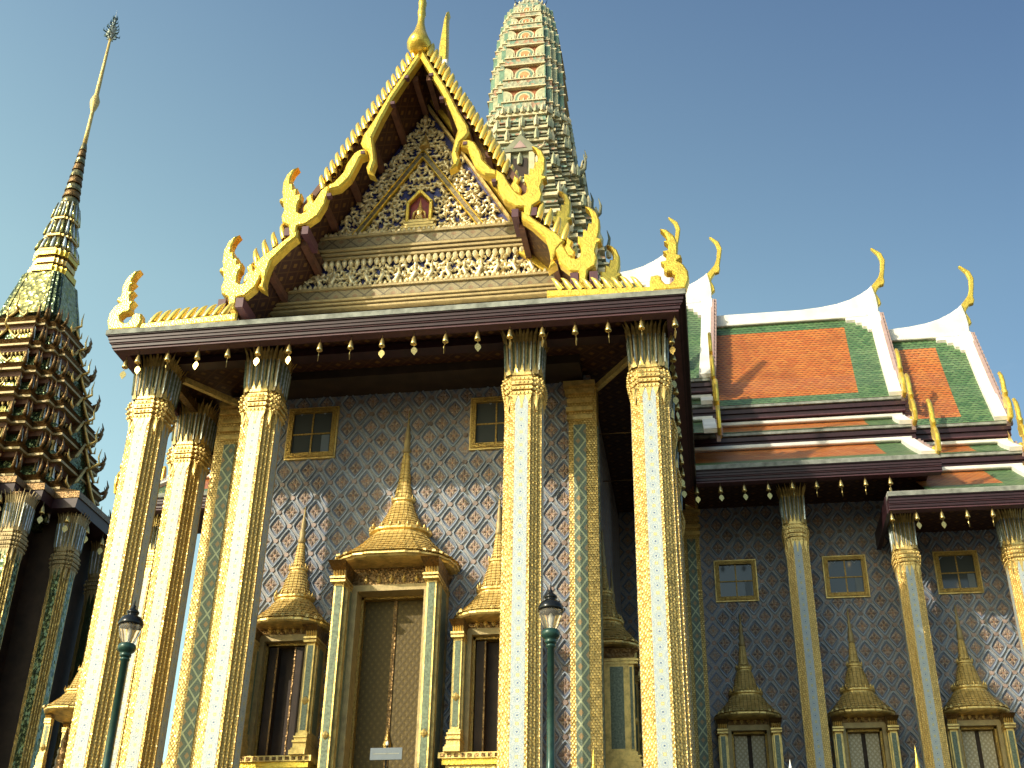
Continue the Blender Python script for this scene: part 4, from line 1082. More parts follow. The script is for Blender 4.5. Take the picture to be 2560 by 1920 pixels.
        if nm == 'D':
            e = MB(); e.obox((ex0 + .02, 27.3, 12.48 + dz + .2), (ex0 + .02, 29.6, 12.48 + dz + .2), .1, .42, 'maroon_paint'); P('eave_fascia', F.mb(e))
            gbl = MB(); gbl.face([(xb, RY, 19.6), (xb, 29.2, 13.5), (xb, RY + 3.8, 13.5)], 'gold_carved'); P('gable_wall', F.mb(gbl))
    # walls, columns, openings
    wl = MB(); wl.box(-2.0 + .003, 2.6 if flip else 8.0, 29.6, 31, FLOOR, 13.6, 'ogee_tile'); wo = P('wall', F.mb(wl))
    core = MB(); xq = 2.2 if flip else 5.3; core.box(-3, xq, 29.75, 35, 12.9, 14.3, 'dark_inside'); core.box(-3, xq, 30.6, 35, 14.3, 15.6, 'dark_inside')
    if not flip: core.box(5.3, 8.0, 29.75, 35, 12.0, 13.4, 'dark_inside'); core.box(5.3, 8.0, 30.6, 35, 13.4, 14.6, 'dark_inside')
    P('roof_core', F.mb(core))
    if full:
        wall_relief(.2, 7.9, 4.0, 13.0, 29.6, [(.4, 1.45, 10.3, 11.45), (3.05, 4.1, 10.3, 11.45), (5.75, 6.75, 10.3, 11.45), (.6, 1.3, 2, 7.2), (3.2, 3.9, 2, 7.2), (5.7, 6.4, 2, 7.2)]).build('tile_relief', wo)
    pl = pilaster(-.36, .05, 29.6, 12.9); P('pilaster', F.mb(pl))
    for x, top in ((2.36, 12.78), (4.86, 11.92), (7.36, 11.92)):
        if flip and x > 5: continue
        if flip: top = 12.78; x = min(x, 4.06)
        place_col(F.x(x) + (.0 if not flip else .25), 28.3, .76, (top - FLOOR) / 10.13)
    if full:
        for x, k in ((.90, 1), (3.58, 1), (6.25, 1)):
            o = copy_tree(win0, temple, Vector((F.x(x), 29.6, 10.36)) - T0, None, (.96, 1, .9))
        dd = [None]
        for x in (.92, 3.52, 6.05):
            if dd[0] is None:
                dd[0] = make_doorway('small', 'pale_door_panel'); o = dd[0]; o.parent = temple
            else: o = copy_tree(dd[0], temple)
            o.location = Vector((F.x(x), 29.6, FLOOR - .02)) - T0
wing(False, True)
wing(True, False)
# ------------------------------------------------------------------ corn-cob tower behind the roofs
KP = 34.5 / 37.0
PCX, PCY = -5.63 * KP, 34.5
tower = empty('prang_tower', (PCX, PCY, 18)); tag(tower, 'tapering tower of green and cream mosaic tiers behind the front gable', 'tower')
PLAN = redent(1.0, ((.56, 1.0), (.56, .86), (.72, .86), (.72, .72), (.86, .72), (.86, .56), (1.0, .56)))
def pw(a): return a * KP
def tp(name, mb): return mb.build(name, tower, (0, 0, -18))
AZ = [(22, 3.9), (24, 3.2), (26, 2.75), (28, 2.35), (29, 2.02), (30, 1.80), (31, 1.70), (32, 1.58), (33, 1.52), (34, 1.49), (35, 1.43), (36, 1.36), (37, 1.24), (37.8, 1.12), (38.5, .99), (39.2, .74), (39.7, .44)]
def aw(z):
    for (a, p), (b, q) in zip(AZ, AZ[1:]):
        if z <= b: return p + (q - p) * (z - a) / (b - a)
    return AZ[-1][1]
def ring(mb, z0, z1, k0, k1, mat, cap=True):
    a0, a1 = pw(aw(z0) * k0), pw(aw(z1) * k1)
    mb.grid([[(x * a0, y * a0, z0 * KP) for x, y in PLAN], [(x * a1, y * a1, z1 * KP) for x, y in PLAN]], mat, cap0=cap, cap1=cap)
bands = [(32.45, 32.95), (33.75, 34.15), (35.0, 35.38), (36.15, 36.5), (37.2, 37.5), (38.02, 38.28)]
tops = [33.75, 35.0, 36.15, 37.2, 38.02, 38.8]
body = MB()
ring(body, 32.4, 38.8, .90, .85, 'prang_mosaic')
body2 = MB(); zz = [32.0, 32.45, 33, 34, 35, 36, 37, 37.8, 38.5, 39.2, 39.7]
body2.grid([[(x * pw(aw(z)) * .93, y * pw(aw(z)) * .93, z * KP) for x, y in PLAN] for z in zz], 'prang_rust', cap1=True)
tp('tower_core', body2)
for (z0, z1), zt in zip(bands, tops):
    b = MB(); ring(b, z0, z1, 1.0, 1.0, 'prang_mosaic'); ring(b, z1, z1 + .05, 1.04, 1.04, 'prang_cream'); ring(b, z0 - .06, z0, 1.05, 1.05, 'prang_cream')
    a = pw(aw(z1)) * .99
    for side in range(4):
        def rot(p, s=side):
            x, y, z = p
            for _ in range(s): x, y = -y, x
            return (x, y, z)
        h = (zt - z1 - .10) * KP
        zb = (z1 + .05) * KP
        # arch with orange heart
        for w_, hh, dy, m in ((.27, .90, .0, 'prang_cream'), (.225, .80, .018, 'prang_teal'), (.165, .66, .036, 'prang_cream'), (.125, .55, .054, 'prang_orange')):
            q = [(-w_ * a, 0)] + [(-w_ * a * math.cos(t * math.pi / 8), (h * hh * .45) + h * hh * .5 * math.sin(t * math.pi / 8)) for t in range(9)] + [(w_ * a, 0)]
            fr = [rot((x, -a * .94 - .03 - dy, zb + z)) for x, z in q]; bk = [rot((x, -a * .90, zb + z)) for x, z in q]
            b.grid([fr, bk], m, cap0=True)
        for sg in (-1, 1):                                     # half arches at the corners
            for w_, hh, dy, m in ((.26, .92, .02, 'prang_cream'), (.215, .82, .04, 'prang_pale')):
                q = [(0, 0), (0, h * hh)] + [(w_ * a * math.sin(t * math.pi / 12), h * hh * .5 + h * hh * .5 * math.cos(t * math.pi / 12)) for t in range(1, 7)] + [(w_ * a, 0)]
                fr = [rot((sg * (.56 * a - x), -a * .94 - .03 - dy, zb + z)) for x, z in q]; bk = [rot((sg * (.56 * a - x), -a * .9, zb + z)) for x, z in q]
                b.grid([fr, bk], m, cap0=True)
        for (ux, uy) in ((.645, .86), (.795, .72), (.935, .56)):
            for sg in (-1, 1):
                x, y = sg * ux * a, -uy * a
                p0 = rot((x, y, zb)); 
                rr = .058 * a
                q = [rot((x - rr, y + .02, zb)), rot((x + rr, y + .02, zb)), rot((x + rr, y - .02, zb)), rot((x - rr, y - .02, zb))]
                b.grid([q, [(c[0], c[1], zb + h * .96) for c in q]], 'prang_teal' if uy != .72 else 'prang_pale', cap1=True)
        n = 9                                                  # row of little pale buds on each ledge
        for i in range(n):
            x = (i - (n - 1) / 2) * 1.08 * a / n; p0 = rot((x, -a * 1.01, zb + .02))
            b.lathe([(.035, p0[2] - .01), (.045, p0[2] + .05), (.0, p0[2] + .16)], 'prang_cream', 5, p0[0], p0[1], smooth=False)
        for ux, uy in ((.67, .86), (.81, .72), (.95, .56)):
            for sg in (-1, 1):
                p0 = rot((sg * ux * a, -uy * a * 1.01, zb + .02)); b.lathe([(.04, p0[2] - .01), (.05, p0[2] + .05), (0, p0[2] + .17)], 'prang_cream', 5, p0[0], p0[1], smooth=False)
    tp('tier', b)
cr = MB(); cr.grid([[(x * pw(aw(z)) * .97, y * pw(aw(z)) * .97, z * KP) for x, y in PLAN] for z in (38.3, 38.5, 38.9, 39.2, 39.5, 39.72)], 'prang_mosaic', cap1=True)
for k in range(24):
    a = 2 * math.pi * k / 24
    for z in (38.75, 39.25): r = pw(aw(z)) * 1.0 / max(abs(math.cos(a)), abs(math.sin(a))) ** .4; cr.lathe([(.04, z * KP - .02), (.05, z * KP + .05), (0, z * KP + .16)], 'prang_cream', 5, r * math.cos(a), r * math.sin(a), smooth=False)
tp('crown', cr)
tr = MB(); z = 39.7 * KP
tr.tube([(0, 0, z), (0, 0, z + 1.6)], [.05, .015], 'lamp_black', 6)
for k in range(6):
    a = k * math.pi / 3 + .2; tr.tube([(0, 0, z + .06), (.35 * math.cos(a), .35 * math.sin(a), z + .05), (.60 * math.cos(a), .60 * math.sin(a), z + .2), (.66 * math.cos(a), .66 * math.sin(a), z + .42)], [.035, .03, .025, .008], 'lamp_black', 5)
tp('trident_finial', tr)
# stepped base with rows of leaf antefixes
lv = [(32.4, 31.6, 1.0), (31.6, 30.9, 1.03), (30.9, 30.2, 1.03), (30.2, 29.4, 1.03), (29.4, 28.6, 1.03), (28.6, 27.7, 1.03), (27.7, 26.8, 1.02), (26.8, 25.8, 1.02), (25.8, 24.8, 1.0), (24.8, 23.6, 1.0), (23.6, 22.2, 1.0)]
for i, (zt, zb, k) in enumerate(lv):
    b = MB(); ring(b, zb, zt, .98, .98, 'prang_grey' if i else 'prang_mosaic'); d = zt - zb
    ring(b, zb + d * .70, zb + d * .86, 1.05, 1.06, 'prang_cream'); ring(b, zb + d * .86, zt, 1.0, 1.0, 'prang_grey'); ring(b, zb, zb + d * .12, 1.06, 1.04, 'prang_grey'); ring(b, zb + d * .3, zb + d * .42, 1.03, 1.03, 'prang_mosaic')
    a = pw(aw(zb)) * 1.02
    corners = PLAN
    for s in range(4 if i % 2 == 0 or i < 3 else 0):
        for j in range(-6, 7, 1 if i < 1 else 2):
            f = j / 6.5
            au = abs(f); uy = 1.0 if au < .56 else (.86 if au < .72 else (.72 if au < .86 else .56))
            x, y = f * a, -uy * a * 1.0
            for _ in range(s): x, y = -y, x
            h = .34 + .20 * (i >= 1); zz_ = (zb + d * .86) * KP
            b.lathe([(.085, zz_ - .02), (.10, zz_ + h * .35), (.055, zz_ + h * .7), (0, zz_ + h)], 'prang_pale' if (j + i) % 3 else 'prang_cream', 4, x * 1.01, y * 1.01, smooth=False)
    tp('base_tier', b)
# porch niches on the tower faces, with horned gables
for s in range(4):
    b = MB(); a = pw(aw(30.2)) * 1.0
    b.box(-.55, .55, -a - .32, -a + .3, 28.2 * KP, 29.85 * KP, 'prang_grey'); b.box(-.26, .26, -a - .36, -a - .30, 28.3 * KP, 29.6 * KP, 'dark_inside')
    for sg in (-1, 1): b.box(sg * .42 - .10, sg * .42 + .10, -a - .44, -a - .2, 28.2 * KP, 29.8 * KP, 'prang_cream')
    z = 29.85 * KP
    b.box(-.68, .68, -a - .46, -a + .2, z, z + .12, 'prang_grey')
    b.prism([(-.62, z + .12), (.62, z + .12), (.0, z + .85)], -a - .40, -a + .3, 'prang_grey', .02)
    b.prism([(-.24, z + .18), (.24, z + .18), (.0, z + .52)], -a - .43, -a - .38, 'pink_plaster', .01)
    for sg in (-1, 1): b.tube([(sg * .68, -a - .36, z + .14), (sg * .82, -a - .38, z + .22), (sg * .86, -a - .4, z + .42)], [.07, .05, .01], 'prang_cream', 5)
    b.tube([(0, -a - .38, z + 1.0), (0, -a - .46, z + 1.25), (0, -a - .40, z + 1.6)], [.07, .05, .01], 'prang_cream', 5)
    o = tp('niche_porch', b); o.rotation_euler = (0, 0, s * math.pi / 2)
hn = MB()
for z, x, y in ((29.6, 2.1, -1.0), (29.0, 2.2, .6), (27.6, 2.62, -.8), (27.2, 2.8, .7), (25.4, 3.1, -.6), (25.0, 3.3, .9), (29.2, 2.15, 1.4), (27.9, 2.45, 1.7)):
    for s in (1, -1):
        X, Y, Z = s * pw(x), pw(y), z * KP
        hn.tube([(X - s * .35, Y, Z - .3), (X, Y, Z), (X + s * .18, Y, Z + .18), (X + s * .22, Y, Z + .5), (X + s * .14, Y, Z + .85)], [.13, .10, .07, .045, .01], 'prang_grey', 6)
tp('horn_finial', hn)

# ------------------------------------------------------------------ spired pavilion on the left
KM = 37.5 / 36.0
MX, MY = -25.2, 37.5
mond = empty('spired_pavilion', (MX, MY, FLOOR)); tag(mond, 'dark gold and green spired library with stacked eaves, left of the porch', 'shrine')
def mp(name, mb): return mb.build(name, mond, (0, 0, -FLOOR))
MPLAN = redent(1.0, ((.52, 1.0), (.52, .88), (.70, .88), (.70, .70), (.88, .70), (.88, .52), (1.0, .52)))
def mring(mb, z0, z1, a0, a1, mat, cap=True, plan=MPLAN):
    mb.grid([[(x * a0, y * a0, z0) for x, y in plan], [(x * a1, y * a1, z1) for x, y in plan]], mat, cap0=cap, cap1=cap)
k = KM
sp_ = MB()
sp_.lathe([(.10 * k, 33.4 * k), (.09, 34.4 * k), (.085, 35.2 * k), (.15, 35.35 * k), (.21, 35.6 * k), (.22, 35.8 * k), (.15, 36.0 * k), (.10, 36.15 * k), (.10, 36.6 * k), (.075, 38 * k), (.06, 39.4 * k)], 'gold_stucco', 12)
mp('upper_spire', sp_).scale = (.95, .95, 1)
fn = MB()
for z, r in ((39.4, .16), (39.62, .26), (39.85, .20), (40.1, .15), (40.32, .10), (40.55, .07)):
    fn.lathe([(.03, z * k), (r, (z + .03) * k), (r * .5, (z + .14) * k), (.03, (z + .2) * k)], 'glass_strip', 8)
    for q in range(6):
        a = q * math.pi / 3 + z; fn.tube([(r * .8 * math.cos(a), r * .8 * math.sin(a), (z + .03) * k), (r * 1.5 * math.cos(a), r * 1.5 * math.sin(a), (z + .08) * k), (r * 1.5 * math.cos(a), r * 1.5 * math.sin(a), (z + .24) * k)], [.03, .03, .005], 'lamp_green', 4)
fn.tube([(0, 0, 39.3 * k), (0, 0, 41.15 * k)], [.05, .01], 'glass_strip', 6); mp('spire_finial', fn)
ls = MB(); zs = 33.4; 
N = 9
for i in range(N):                                             # ringed green glass section
    z1 = 33.4 - i * (33.4 - 30.15) / N; z0 = 33.4 - (i + 1) * (33.4 - 30.15) / N; r = (.13 + .27 * (i / N)) * k; r2 = (.13 + .27 * ((i + 1) / N)) * k
    ls.lathe([(r * .86, z1 * k), (r * 1.0, (z1 - .06) * k), (r2 * 1.05, (z0 + .13) * k), (r2 * .9, (z0 + .05) * k), (r2 * 1.12, (z0 + .04) * k), (r2 * 1.12, z0 * k)], 'dark_gold' if i % 2 else 'bronze_glass', 16)
mp('ringed_spire', ls).scale = (.86, .86, 1)
st = MB(); h0 = 30.15
for z1, z0, r1, r0 in ((30.15, 29.25, .44, .56), (29.2, 28.35, .54, .68), (28.3, 27.55, .64, .84)):
    plan = redent(1.0, ((.45, 1), (.45, .86), (.66, .86), (.66, .66), (.86, .66), (.86, .45), (1, .45)))
    mring(st, z0 * k, z1 * k, r0 * k, r1 * k, 'bronze_glass', plan=plan); mring(st, (z0 - .05) * k, (z0 + .05) * k, r0 * k * 1.12, r0 * k * 1.10, 'gold_carved', plan=plan)
    for q in range(20):
        a = 2 * math.pi * (q + .5) / 20; rr0, rr1 = (r0 * k * 1.02, r1 * k * 1.02); f = 1 / max(abs(math.cos(a)), abs(math.sin(a))) ** .55
        st.tube([(rr0 * f * math.cos(a), rr0 * f * math.sin(a), (z0 + .1) * k), ((rr0 * .45 + rr1 * .55) * f * math.cos(a) * 1.03, (rr0 * .45 + rr1 * .55) * f * math.sin(a) * 1.03, (z0 + .5) * k), (rr1 * f * math.cos(a), rr1 * f * math.sin(a), z1 * k)], [.07 * r0 / .6, .06 * r0 / .6, .03], 'glass_strip' if q % 2 else 'sparkle_glass', 5)
mp('fluted_spire', st).scale = (.80, .80, 1)
bd = MB()
for z0, z1, a, m in ((27.3, 27.55, .92, 'gold_leaf'), (27.15, 27.3, .80, 'dark_gold'), (26.95, 27.15, .88, 'gold_carved'), (26.75, 26.95, .80, 'dark_gold'), (26.5, 26.75, 1.0, 'gold_leaf'), (26.35, 26.5, .90, 'dark_gold')):
    mring(bd, z0 * k, z1 * k, a * k, a * k, m)
mp('neck_moulding', bd).scale = (.80, .80, 1)
bl = MB()
zs = [(26.4, .86), (25.9, .95), (25.4, 1.06), (24.9, 1.16), (24.3, 1.26)]
pl4 = [(x, y) for x, y in redent(1.0, ((.78, 1.0), (.78, .92), (.92, .92), (.92, .78), (1.0, .78)))]
bl.grid([[(x * r * k, y * r * k, z * k) for x, y in pl4] for z, r in zs], 'green_glass', cap1=True)
for s in range(4):                                             # bright mosaic panels on the bell
    rows = []
    for z, r in zs[:]:
        q = []
        for u in (-.55, .55):
            x, y = u * r, -r * 1.012
            for _ in range(s): x, y = -y, x
            q.append((x * k, y * k, z * k))
        rows.append(q)
    bl.grid(rows, 'sparkle_glass', closed=False)
    for u in (-.64, .64):
        rows = []
        for z, r in zs:
            q = []
            for d in (-.05, .05):
                x, y = (u + d) * r, -r * 1.03
                for _ in range(s): x, y = -y, x
                q.append((x * k, y * k, z * k))
            rows.append(q)
        bl.grid(rows, 'sparkle_glass', closed=False)
mp('bell', bl).scale = (.95, .95, 1)
tiers = [(24.25, 23.35, 1.50), (23.1, 22.2, 1.82), (21.9, 21.0, 2.12), (20.75, 19.85, 2.40), (19.6, 18.7, 2.64), (18.45, 17.6, 2.88), (17.4, 16.5, 3.12)]
for i, (zt, zb, a) in enumerate(tiers):
    t = MB(); a *= k; ap = a * .80
    nz = tiers[i + 1][0] if i + 1 < len(tiers) else 16.0
    mring(t, (zb + .48) * k, (zb + .56) * k, a * .97, a * 1.02, 'dark_gold'); mring(t, (zb + .40) * k, (zb + .48) * k, a * .90, a * .93, 'dark_gold')
    mring(t, (zb + .30) * k, (zb + .40) * k, a * 1.0, a * 1.06, 'dark_gold'); mring(t, (zb + .22) * k, (zb + .30) * k, a * 1.06, a * 1.06, 'aged_gold'); mring(t, (zb + .05) * k, (zb + .22) * k, a * .96, a * .98, 'brown_timber')
    mring(t, nz * k - .62, (zb + .06) * k, a * .86, a * .86, 'green_glass')
    for s in range(4):
        def rot(x, y, s=s):
            for _ in range(s): x, y = -y, x
            return x, y
        q = []
        for u, z in ((-.36, nz * k - .5), (.36, nz * k - .5), (.36, (zb - .02) * k), (-.36, (zb - .02) * k)):
            x, y = rot(u * a, -a * .872); q.append((x, y, z))
        t.face(q, 'sparkle_glass')
        for j in range(13):                                    # hanging dentils under each eave
            x, y = rot((j - 6) * a * .085, -a * .93); t.lathe([(0, (zb - .10) * k), (.05, (zb + .0) * k), (.06, (zb + .06) * k)], 'gold_stucco', 5, x, y, smooth=False)
    tt = mp('eave_tier', t)
    c = MB()
    for s in range(4):
        for ux, uy in ((.52, 1.0), (-.52, 1.0), (.70, .88), (-.70, .88), (.88, .70), (-.88, .70)):
            x, y = ux * a * .95, -uy * a * .95
            for _ in range(s): x, y = -y, x
            z = (nz - .42) * k; h = (zb - nz + .40) * k
            for dx, dy in ((-.07, 0), (.07, 0), (0, .07)):
                c.tube([(x + dx, y + dy, z), (x + dx, y + dy, z + h * .5), (x + dx * .6, y + dy * .6, z + h * 1.25)], [.06, .05, .012], 'glass_strip' if dx > 0 else 'gold_stucco', 5)
            c.lathe([(.10, z), (.13, z + h * .15), (.09, z + h * .3), (.14, z + h * .42), (.07, z + h * .55)], 'green_glass', 8, x, y)
    c.build('corner_shafts', tt)
    for s in range(4):                                         # small gables and upturned horns
        gm = MB()
        z = (zb + .56) * k
        def rot(x, y, s=s):
            for _ in range(s): x, y = -y, x
            return x, y
        gw = (.18 + .02 * i) * a
        for sg in (-1, 1):
            A = [rot(sg * gw, -a * 1.0), rot(sg * gw, -a * .7), rot(0, -a * .7), rot(0, -a * 1.02)]
            gm.face([(*A[0], z), (*A[1], z), (*A[2], z + gw * 1.3), (*A[3], z + gw * 1.3)], 'dark_gold')
            p = [(*rot(0, -a * 1.0), z + gw * 1.35), (*rot(sg * gw * .6, -a * 1.02), z + gw * .5), (*rot(sg * gw * 1.15, -a * 1.03), z + .02), (*rot(sg * gw * 1.4, -a * 1.04), z + .12), (*rot(sg * gw * 1.42, -a * 1.04), z + .38)]
            gm.tube(p, [.05, .06, .06, .045, .01], 'gold_carved', 5)
        B = [rot(-gw, -a * .97), rot(gw, -a * .97), rot(0, -a * .97)]
        gm.face([(*B[0], z), (*B[1], z), (*B[2], z + gw * 1.3)], 'green_glass')
        x, y = rot(0, -a * 1.02); x2, y2 = rot(0, -a * 1.14); x3, y3 = rot(0, -a * 1.12)
        gm.tube([(x, y, z + gw * 1.25), (x2, y2, z + gw * 1.5), (x3, y3, z + gw * 1.5 + .28), (x2, y2, z + gw * 1.5 + .6)], [.06, .05, .035, .008], 'gold_carved', 5)
        for ux, uy in ((.56, 1.0), (.74, .88), (.92, .70), (-.56, 1.0), (-.74, .88), (-.92, .70)):
            x, y = rot(ux * a * 1.02, -uy * a * 1.02); n = math.hypot(x, y); dx, dy = x / n, y / n
            gm.tube([(x, y, z - .1), (x + dx * .14, y + dy * .14, z + .02), (x + dx * .20, y + dy * .20, z + .22), (x + dx * .12, y + dy * .12, z + .48)], [.075, .07, .045, .01], 'dark_gold', 5)
        gm.build('horned_gable', tt)
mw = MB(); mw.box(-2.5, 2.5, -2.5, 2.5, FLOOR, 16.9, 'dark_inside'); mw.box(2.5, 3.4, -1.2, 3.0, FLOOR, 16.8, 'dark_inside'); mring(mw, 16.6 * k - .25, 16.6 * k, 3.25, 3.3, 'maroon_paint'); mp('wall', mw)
mc = [None]
for x, y in ((3.05, -3.2), (4.0, -1.3), (4.0, 1.3), (1.2, -4.1), (-1.2, -4.1), (3.05, 3.2)):
    if mc[0] is None: mc[0] = o = make_column(10.13, 'aged_mosaic', 'green_glass', 'aged_gold'); o.parent = mond
    else: o = copy_tree(mc[0], mond)
    o.location = (x * .98, y * .98, 0); o.scale = (1.0, 1.0, (16.65 - FLOOR) / 10.13)
ev = MB(); mring(ev, 16.55, 16.9, 4.35, 4.4, 'maroon_paint', plan=redent(1.0)); mring(ev, 16.9, 17.15, 4.45, 4.4, 'dark_gold', plan=redent(1.0)); mring(ev, 17.15, 17.6, 4.4, 3.3, 'dark_gold', plan=redent(1.0)); mp('main_eave', ev)
# ------------------------------------------------------------------ wind bells
ORD = ['', 'first', 'second', 'third', 'fourth', 'fifth', 'sixth', 'seventh', 'eighth', 'ninth', 'tenth', 'eleventh', 'twelfth', 'thirteenth', 'fourteenth', 'fifteenth', 'sixteenth', 'seventeenth', 'eighteenth']
def make_bell():
    b = MB(); b.lathe([(.008, 0), (.008, -.10), (.028, -.115), (.036, -.15), (.052, -.19), (.062, -.26), (.072, -.31), (.066, -.315), (.05, -.30)], 'bell_brass', 10)
    o = b.build('wind_bell')
    c = MB(); c.tube([(0, 0, -.30), (0, 0, -.40)], .005, 'bell_brass', 4)
    c.prism([(0, -.39), (.035, -.41), (.068, -.46), (.066, -.51), (.03, -.56), (0, -.60), (-.03, -.56), (-.066, -.51), (-.068, -.46), (-.035, -.41)], -.006, .006, 'bell_brass')
    c.build('clapper_leaf', o)
    return o
bell0 = make_bell(); bused = [False]
rb = random.Random(2)
def bell(x, y, z, label, group, leaf=None, k=1.0):
    k *= .88
    if not bused[0]: o = bell0; bused[0] = True
    else: o = copy_tree(bell0)
    o.location = (x, y, z); o.scale = (k, k, k); o.rotation_euler = (0, 0, rb.uniform(-.2, .2))
    o.children[0].rotation_euler = (rb.uniform(-.05, .05), rb.uniform(-.05, .05), rb.uniform(-1.3, 1.3) if leaf is None else leaf)
    tag(o, label, 'bell', group)
leafs = [.2, 1.4, .3, 1.25, .1, .5, 1.2, 1.25, -.1, -.15, 1.5, -.1, 1.2, 1.2, 1.25, 1.45, 1.5, 1.4]
for i in range(18):
    bell(XC - 5.07 + i * (10.55 / 17), EY0 + .25, EZ + .02, 'brass wind bell under the front porch eave, %s from its left corner' % ORD[i + 1], 'wind bells along the front porch eave', leafs[i] * -1)
for i in range(2): bell(EX0 + .30, EY0 + .40 + i * .62, EZ + .02, 'brass wind bell against the sky at the left porch corner, %s' % ('the upper one' if i == 0 else 'the lower one'), 'wind bells along the left porch eave', .3)
for i in range(11): bell(EX1 - .30, EY0 + .85 + i * .66, EZ + .02, 'brass wind bell under the porch side eave, %s behind its right front corner' % ORD[i + 1], 'wind bells along the right side porch eave')
for i in range(9): bell(.06 + i * .565, 27.2, 12.50, 'brass wind bell under the right wing eave, %s from the porch' % ORD[i + 1], 'wind bells along the right wing eave', [.2, .1, .15, .1, 1.5, 1.4, 1.5, 1.3, .8][i], .95)
for i in range(5): bell(4.50 + i * .56, 27.2, 11.58, 'brass wind bell under the lower far right eave, %s from its left end' % ORD[i + 1], 'wind bells along the lower right eave', [1.4, .2, .3, 1.1, 1.4][i], .95)
for i in range(3): bell([-12.05, -12.6, -13.3][i], 27.2, 12.50, 'brass wind bell under the left wing eave behind the porch columns, %s' % ('nearest the wall', 'the middle one', 'farthest out')[i], 'wind bells along the left wing eave', .2)
for i, (x, y) in enumerate(((1.2, -4.2), (2.6, -3.75), (3.55, -2.7), (4.05, -1.9), (4.28, -.9), (4.3, .2))):
    bell(MX + x, MY + y, 16.5, 'brass wind bell under the spired library eave, %s from the left' % ORD[i + 1], 'wind bells on the spired library', .5, 1.5)

# ------------------------------------------------------------------ lamp posts
def make_lamp():
    r = empty('lamp_post')
    p = MB(); H = 5.56 - FLOOR
    p.lathe([(.20, 0), (.20, .12), (.16, .16), (.17, .45), (.12, .52), (.10, .9), (.12, .95), (.075, 1.0), (.06, 1.3), (.052, H - .06), (.075, H - .05), (.075, H - .02), (.055, H)], 'lamp_green', 16); p.build('pole', r)
    c = MB(); c.lathe([(.055, H - .01), (.085, H + .01), (.09, H + .04), (.075, H + .06), (.105, H + .08), (.135, H + .11), (.142, H + .16), (.13, H + .20), (.105, H + .215), (.06, H + .22)], 'lamp_green', 18); c.build('collar', r)
    g_ = MB(); g_.lathe([(.088, H + .218), (.12, H + .28), (.152, H + .36), (.172, H + .44), (.18, H + .505)], 'lamp_glass', 22); gl = g_.build('lamp_glass', r)
    b = MB(); b.lathe([(.02, H + .2), (.03, H + .26), (.022, H + .30), (.03, H + .34), (.035, H + .40), (.02, H + .46), (0, H + .48)], 'white_plaster', 10); b.build('bulb', r)
    t = MB(); t.lathe([(.17, H + .50), (.192, H + .50), (.197, H + .54), (.185, H + .585), (.15, H + .64), (.085, H + .675), (.08, H + .70), (.10, H + .715), (.095, H + .74), (.055, H + .78), (.03, H + .80), (.036, H + .825), (.014, H + .85), (.008, H + .93), (0, H + .96)], 'lamp_black', 20); t.build('cap', r)
    return r
l0 = make_lamp(); l0.location = (-2.24, 17.5, FLOOR); tag(l0, 'green lamp post with clear glass head, right of the tall doorway', 'lamp post', 'green lamp posts before the temple')
l1 = copy_tree(l0, None, (-8.93, 17.5, FLOOR)); l1['label'] = 'green lamp post with clear glass head, before the leftmost porch columns'

# ------------------------------------------------------------------ small things round the porch
sg = MB(); sg.box(-.28, .28, -.015, .015, 2.05, 2.25, 'sign_board'); sg.box(-.23, .23, -.017, -.0155, 2.14, 2.16, 'grey_edge')
so = sg.build('notice_board', None, (-5.50, 20.75, FLOOR)); tag(so, 'small pale blue notice board in front of the tall central door', 'sign')
ps = MB(); ps.tube([(0, .03, 0), (0, .03, 2.3)], .018, 'lamp_black', 8); ps.lathe([(.16, 0), (.16, .03), (.02, .06)], 'lamp_black', 14, 0, .03); ps.lathe([(0, 2.28), (.03, 2.32), (.02, 2.36), (0, 2.38)], 'white_plaster', 8, 0, .03); ps.build('stand', so)

pv = empty('gilded_pavilion', (-14.18, 26.0, FLOOR)); tag(pv, 'small sunlit gold pavilion with tiered roof, left of the leftmost column', 'pavilion')
c = canopy('small'); c.build('roof', pv, (0, 0, 6.92 - FLOOR)).scale = (.80, 1.1, .9)
b = MB()
for z, h, w_ in ((0, 2.4, .60), (2.4, .10, .72), (2.5, .12, .60), (2.62, .10, .70), (2.72, .14, .56), (2.86, .08, .62), (2.94, .06, .55)): b.box(-w_, w_, -w_, w_, z, z + h - .002, 'gold_leaf' if h < .2 else 'gold_stucco')
for i in range(9): b.lathe([(.03, 2.60), (.05, 2.66), (0, 2.74)], 'gold_carved', 5, -.6 + i * .15, -.66, smooth=False)
b.build('plinth', pv)
for sx in (-1, 1):
    for sy_ in (-1, 1):
        p = MB(); jamb_cluster(p, sx * .42 - .07, sx * .42 + .07, sy_ * .42 - .07, sy_ * .42 + .07, 3.0, 4.25); p.build('corner_post', pv)
f = MB(); f.lathe([(.16, 3.0), (.17, 3.12), (.12, 3.2), (.14, 3.32), (.11, 3.42), (.13, 3.52), (.08, 3.62), (.09, 3.74), (.05, 3.84), (.02, 4.0), (0, 4.1)], 'dark_gold', 10, -.12, -.1); f.build('figure', pv)

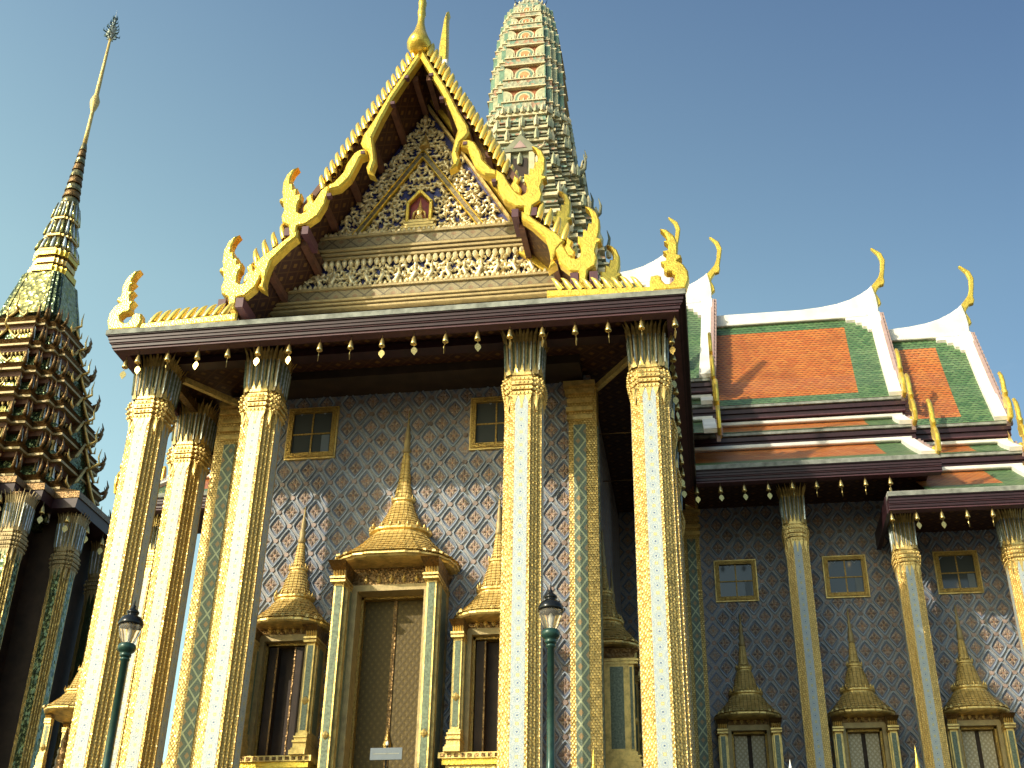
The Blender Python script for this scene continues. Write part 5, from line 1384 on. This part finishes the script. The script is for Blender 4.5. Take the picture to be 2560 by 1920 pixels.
def make_statue():
    """gilded bird-tailed guardian: standing figure, hands joined, tall crown, tail swept up behind"""
    r = empty('guardian_statue')
    b = MB(); b.box(-.35, .35, -.35, .35, -.9, -.72, 'white_stone'); b.box(-.29, .29, -.29, .29, -.72, -.1, 'terrace_stone'); b.box(-.33, .33, -.33, .33, -.1, 0, 'white_stone'); b.build('pedestal', r)
    me = bpy.data.meshes.new('body'); 
    pts = [(0, 0, .78), (0, 0, .95), (0, -.01, 1.12), (0, -.01, 1.22), (0, -.015, 1.34), (.09, 0, .72), (.10, -.03, .42), (.09, .02, .10), (.09, -.09, .03), (-.09, 0, .72), (-.10, -.03, .42), (-.09, .02, .10), (-.09, -.09, .03), (.16, 0, 1.14), (.22, -.03, .95), (.06, -.18, 1.02), (.01, -.20, 1.14), (-.16, 0, 1.14), (-.22, -.03, .95), (-.06, -.18, 1.02), (-.01, -.20, 1.14)]
    ed = [(0, 1), (1, 2), (2, 3), (3, 4), (0, 5), (5, 6), (6, 7), (7, 8), (0, 9), (9, 10), (10, 11), (11, 12), (2, 13), (13, 14), (14, 15), (15, 16), (2, 17), (17, 18), (18, 19), (19, 20)]
    rad = [.14, .11, .15, .055, .10, .11, .085, .055, .05, .11, .085, .055, .05, .07, .05, .04, .025, .07, .05, .04, .025]
    me.from_pydata(pts, ed, []); o = bpy.data.objects.new('body', me); COL.objects.link(o); o.parent = r
    mo = o.modifiers.new('skin', 'SKIN'); me.materials.append(MATS['gold_leaf'])
    for q, v in zip(rad, me.skin_vertices[0].data): v.radius = (q, q)
    me.skin_vertices[0].data[0].use_root = True
    o.modifiers.new('sub', 'SUBSURF').levels = 2; o.modifiers['sub'].render_levels = 2
    h = MB(); h.lathe([(.10, 1.41), (.115, 1.44), (.09, 1.47), (.10, 1.50), (.075, 1.55), (.08, 1.58), (.05, 1.65), (.055, 1.68), (.03, 1.78), (.012, 1.95), (0, 2.08)], 'gold_leaf', 10); h.build('crown', r)
    t = MB(); t.prism([(-.05, .72), (.12, .62), (.30, .72), (.44, .98), (.50, 1.3), (.44, 1.62), (.36, 1.82), (.37, 1.56), (.30, 1.36), (.24, 1.5), (.24, 1.26), (.14, 1.3), (.15, 1.08), (.04, 1.02)], -.04, .04, 'gold_carved', .02, plane='yz'); t.build('tail', r)
    return r
st0 = make_statue(); st0.location = (2.83, 18.0, 4.11 - 2.08); tag(st0, 'gilded guardian statue with pointed crown, before the right wing columns', 'statue', 'gilded guardian statues on the terrace')
s1 = copy_tree(st0, None, (-1.95, 20.9, 2.75), math.pi * .5); s1['label'] = 'gilded guardian statue with upswept tail, at the wall corner beside the lamp post'
s2 = copy_tree(st0, None, (-12.55, 26.7, 4.6), -math.pi * .5); s2['label'] = 'gilded guardian statue with upswept tail, low between the left porch columns'
for q in (s2,):
    q.children[0].scale = (1, 1, 2.2)
fi = MB(); fi.lathe([(.16, 0), (.16, .9), (.2, .95), (.13, 1.0), (.10, 1.2), (.085, 1.3), (.10, 1.36), (.06, 1.42), (.05, 1.46), (.062, 1.49), (.03, 1.54), (.012, 1.62), (0, 1.7)], 'white_stone', 14)
tag(fi.build('stone_finial', None, (1.1, 18.0, 3.95 - 1.7)), 'pointed white stone post before the first right wing column', 'post')
pb = MB(); pb.box(-.3, .3, -.3, .3, FLOOR - 2.25, .05, 'white_stone'); pb.build('post_base', bpy.data.objects['stone_finial'])
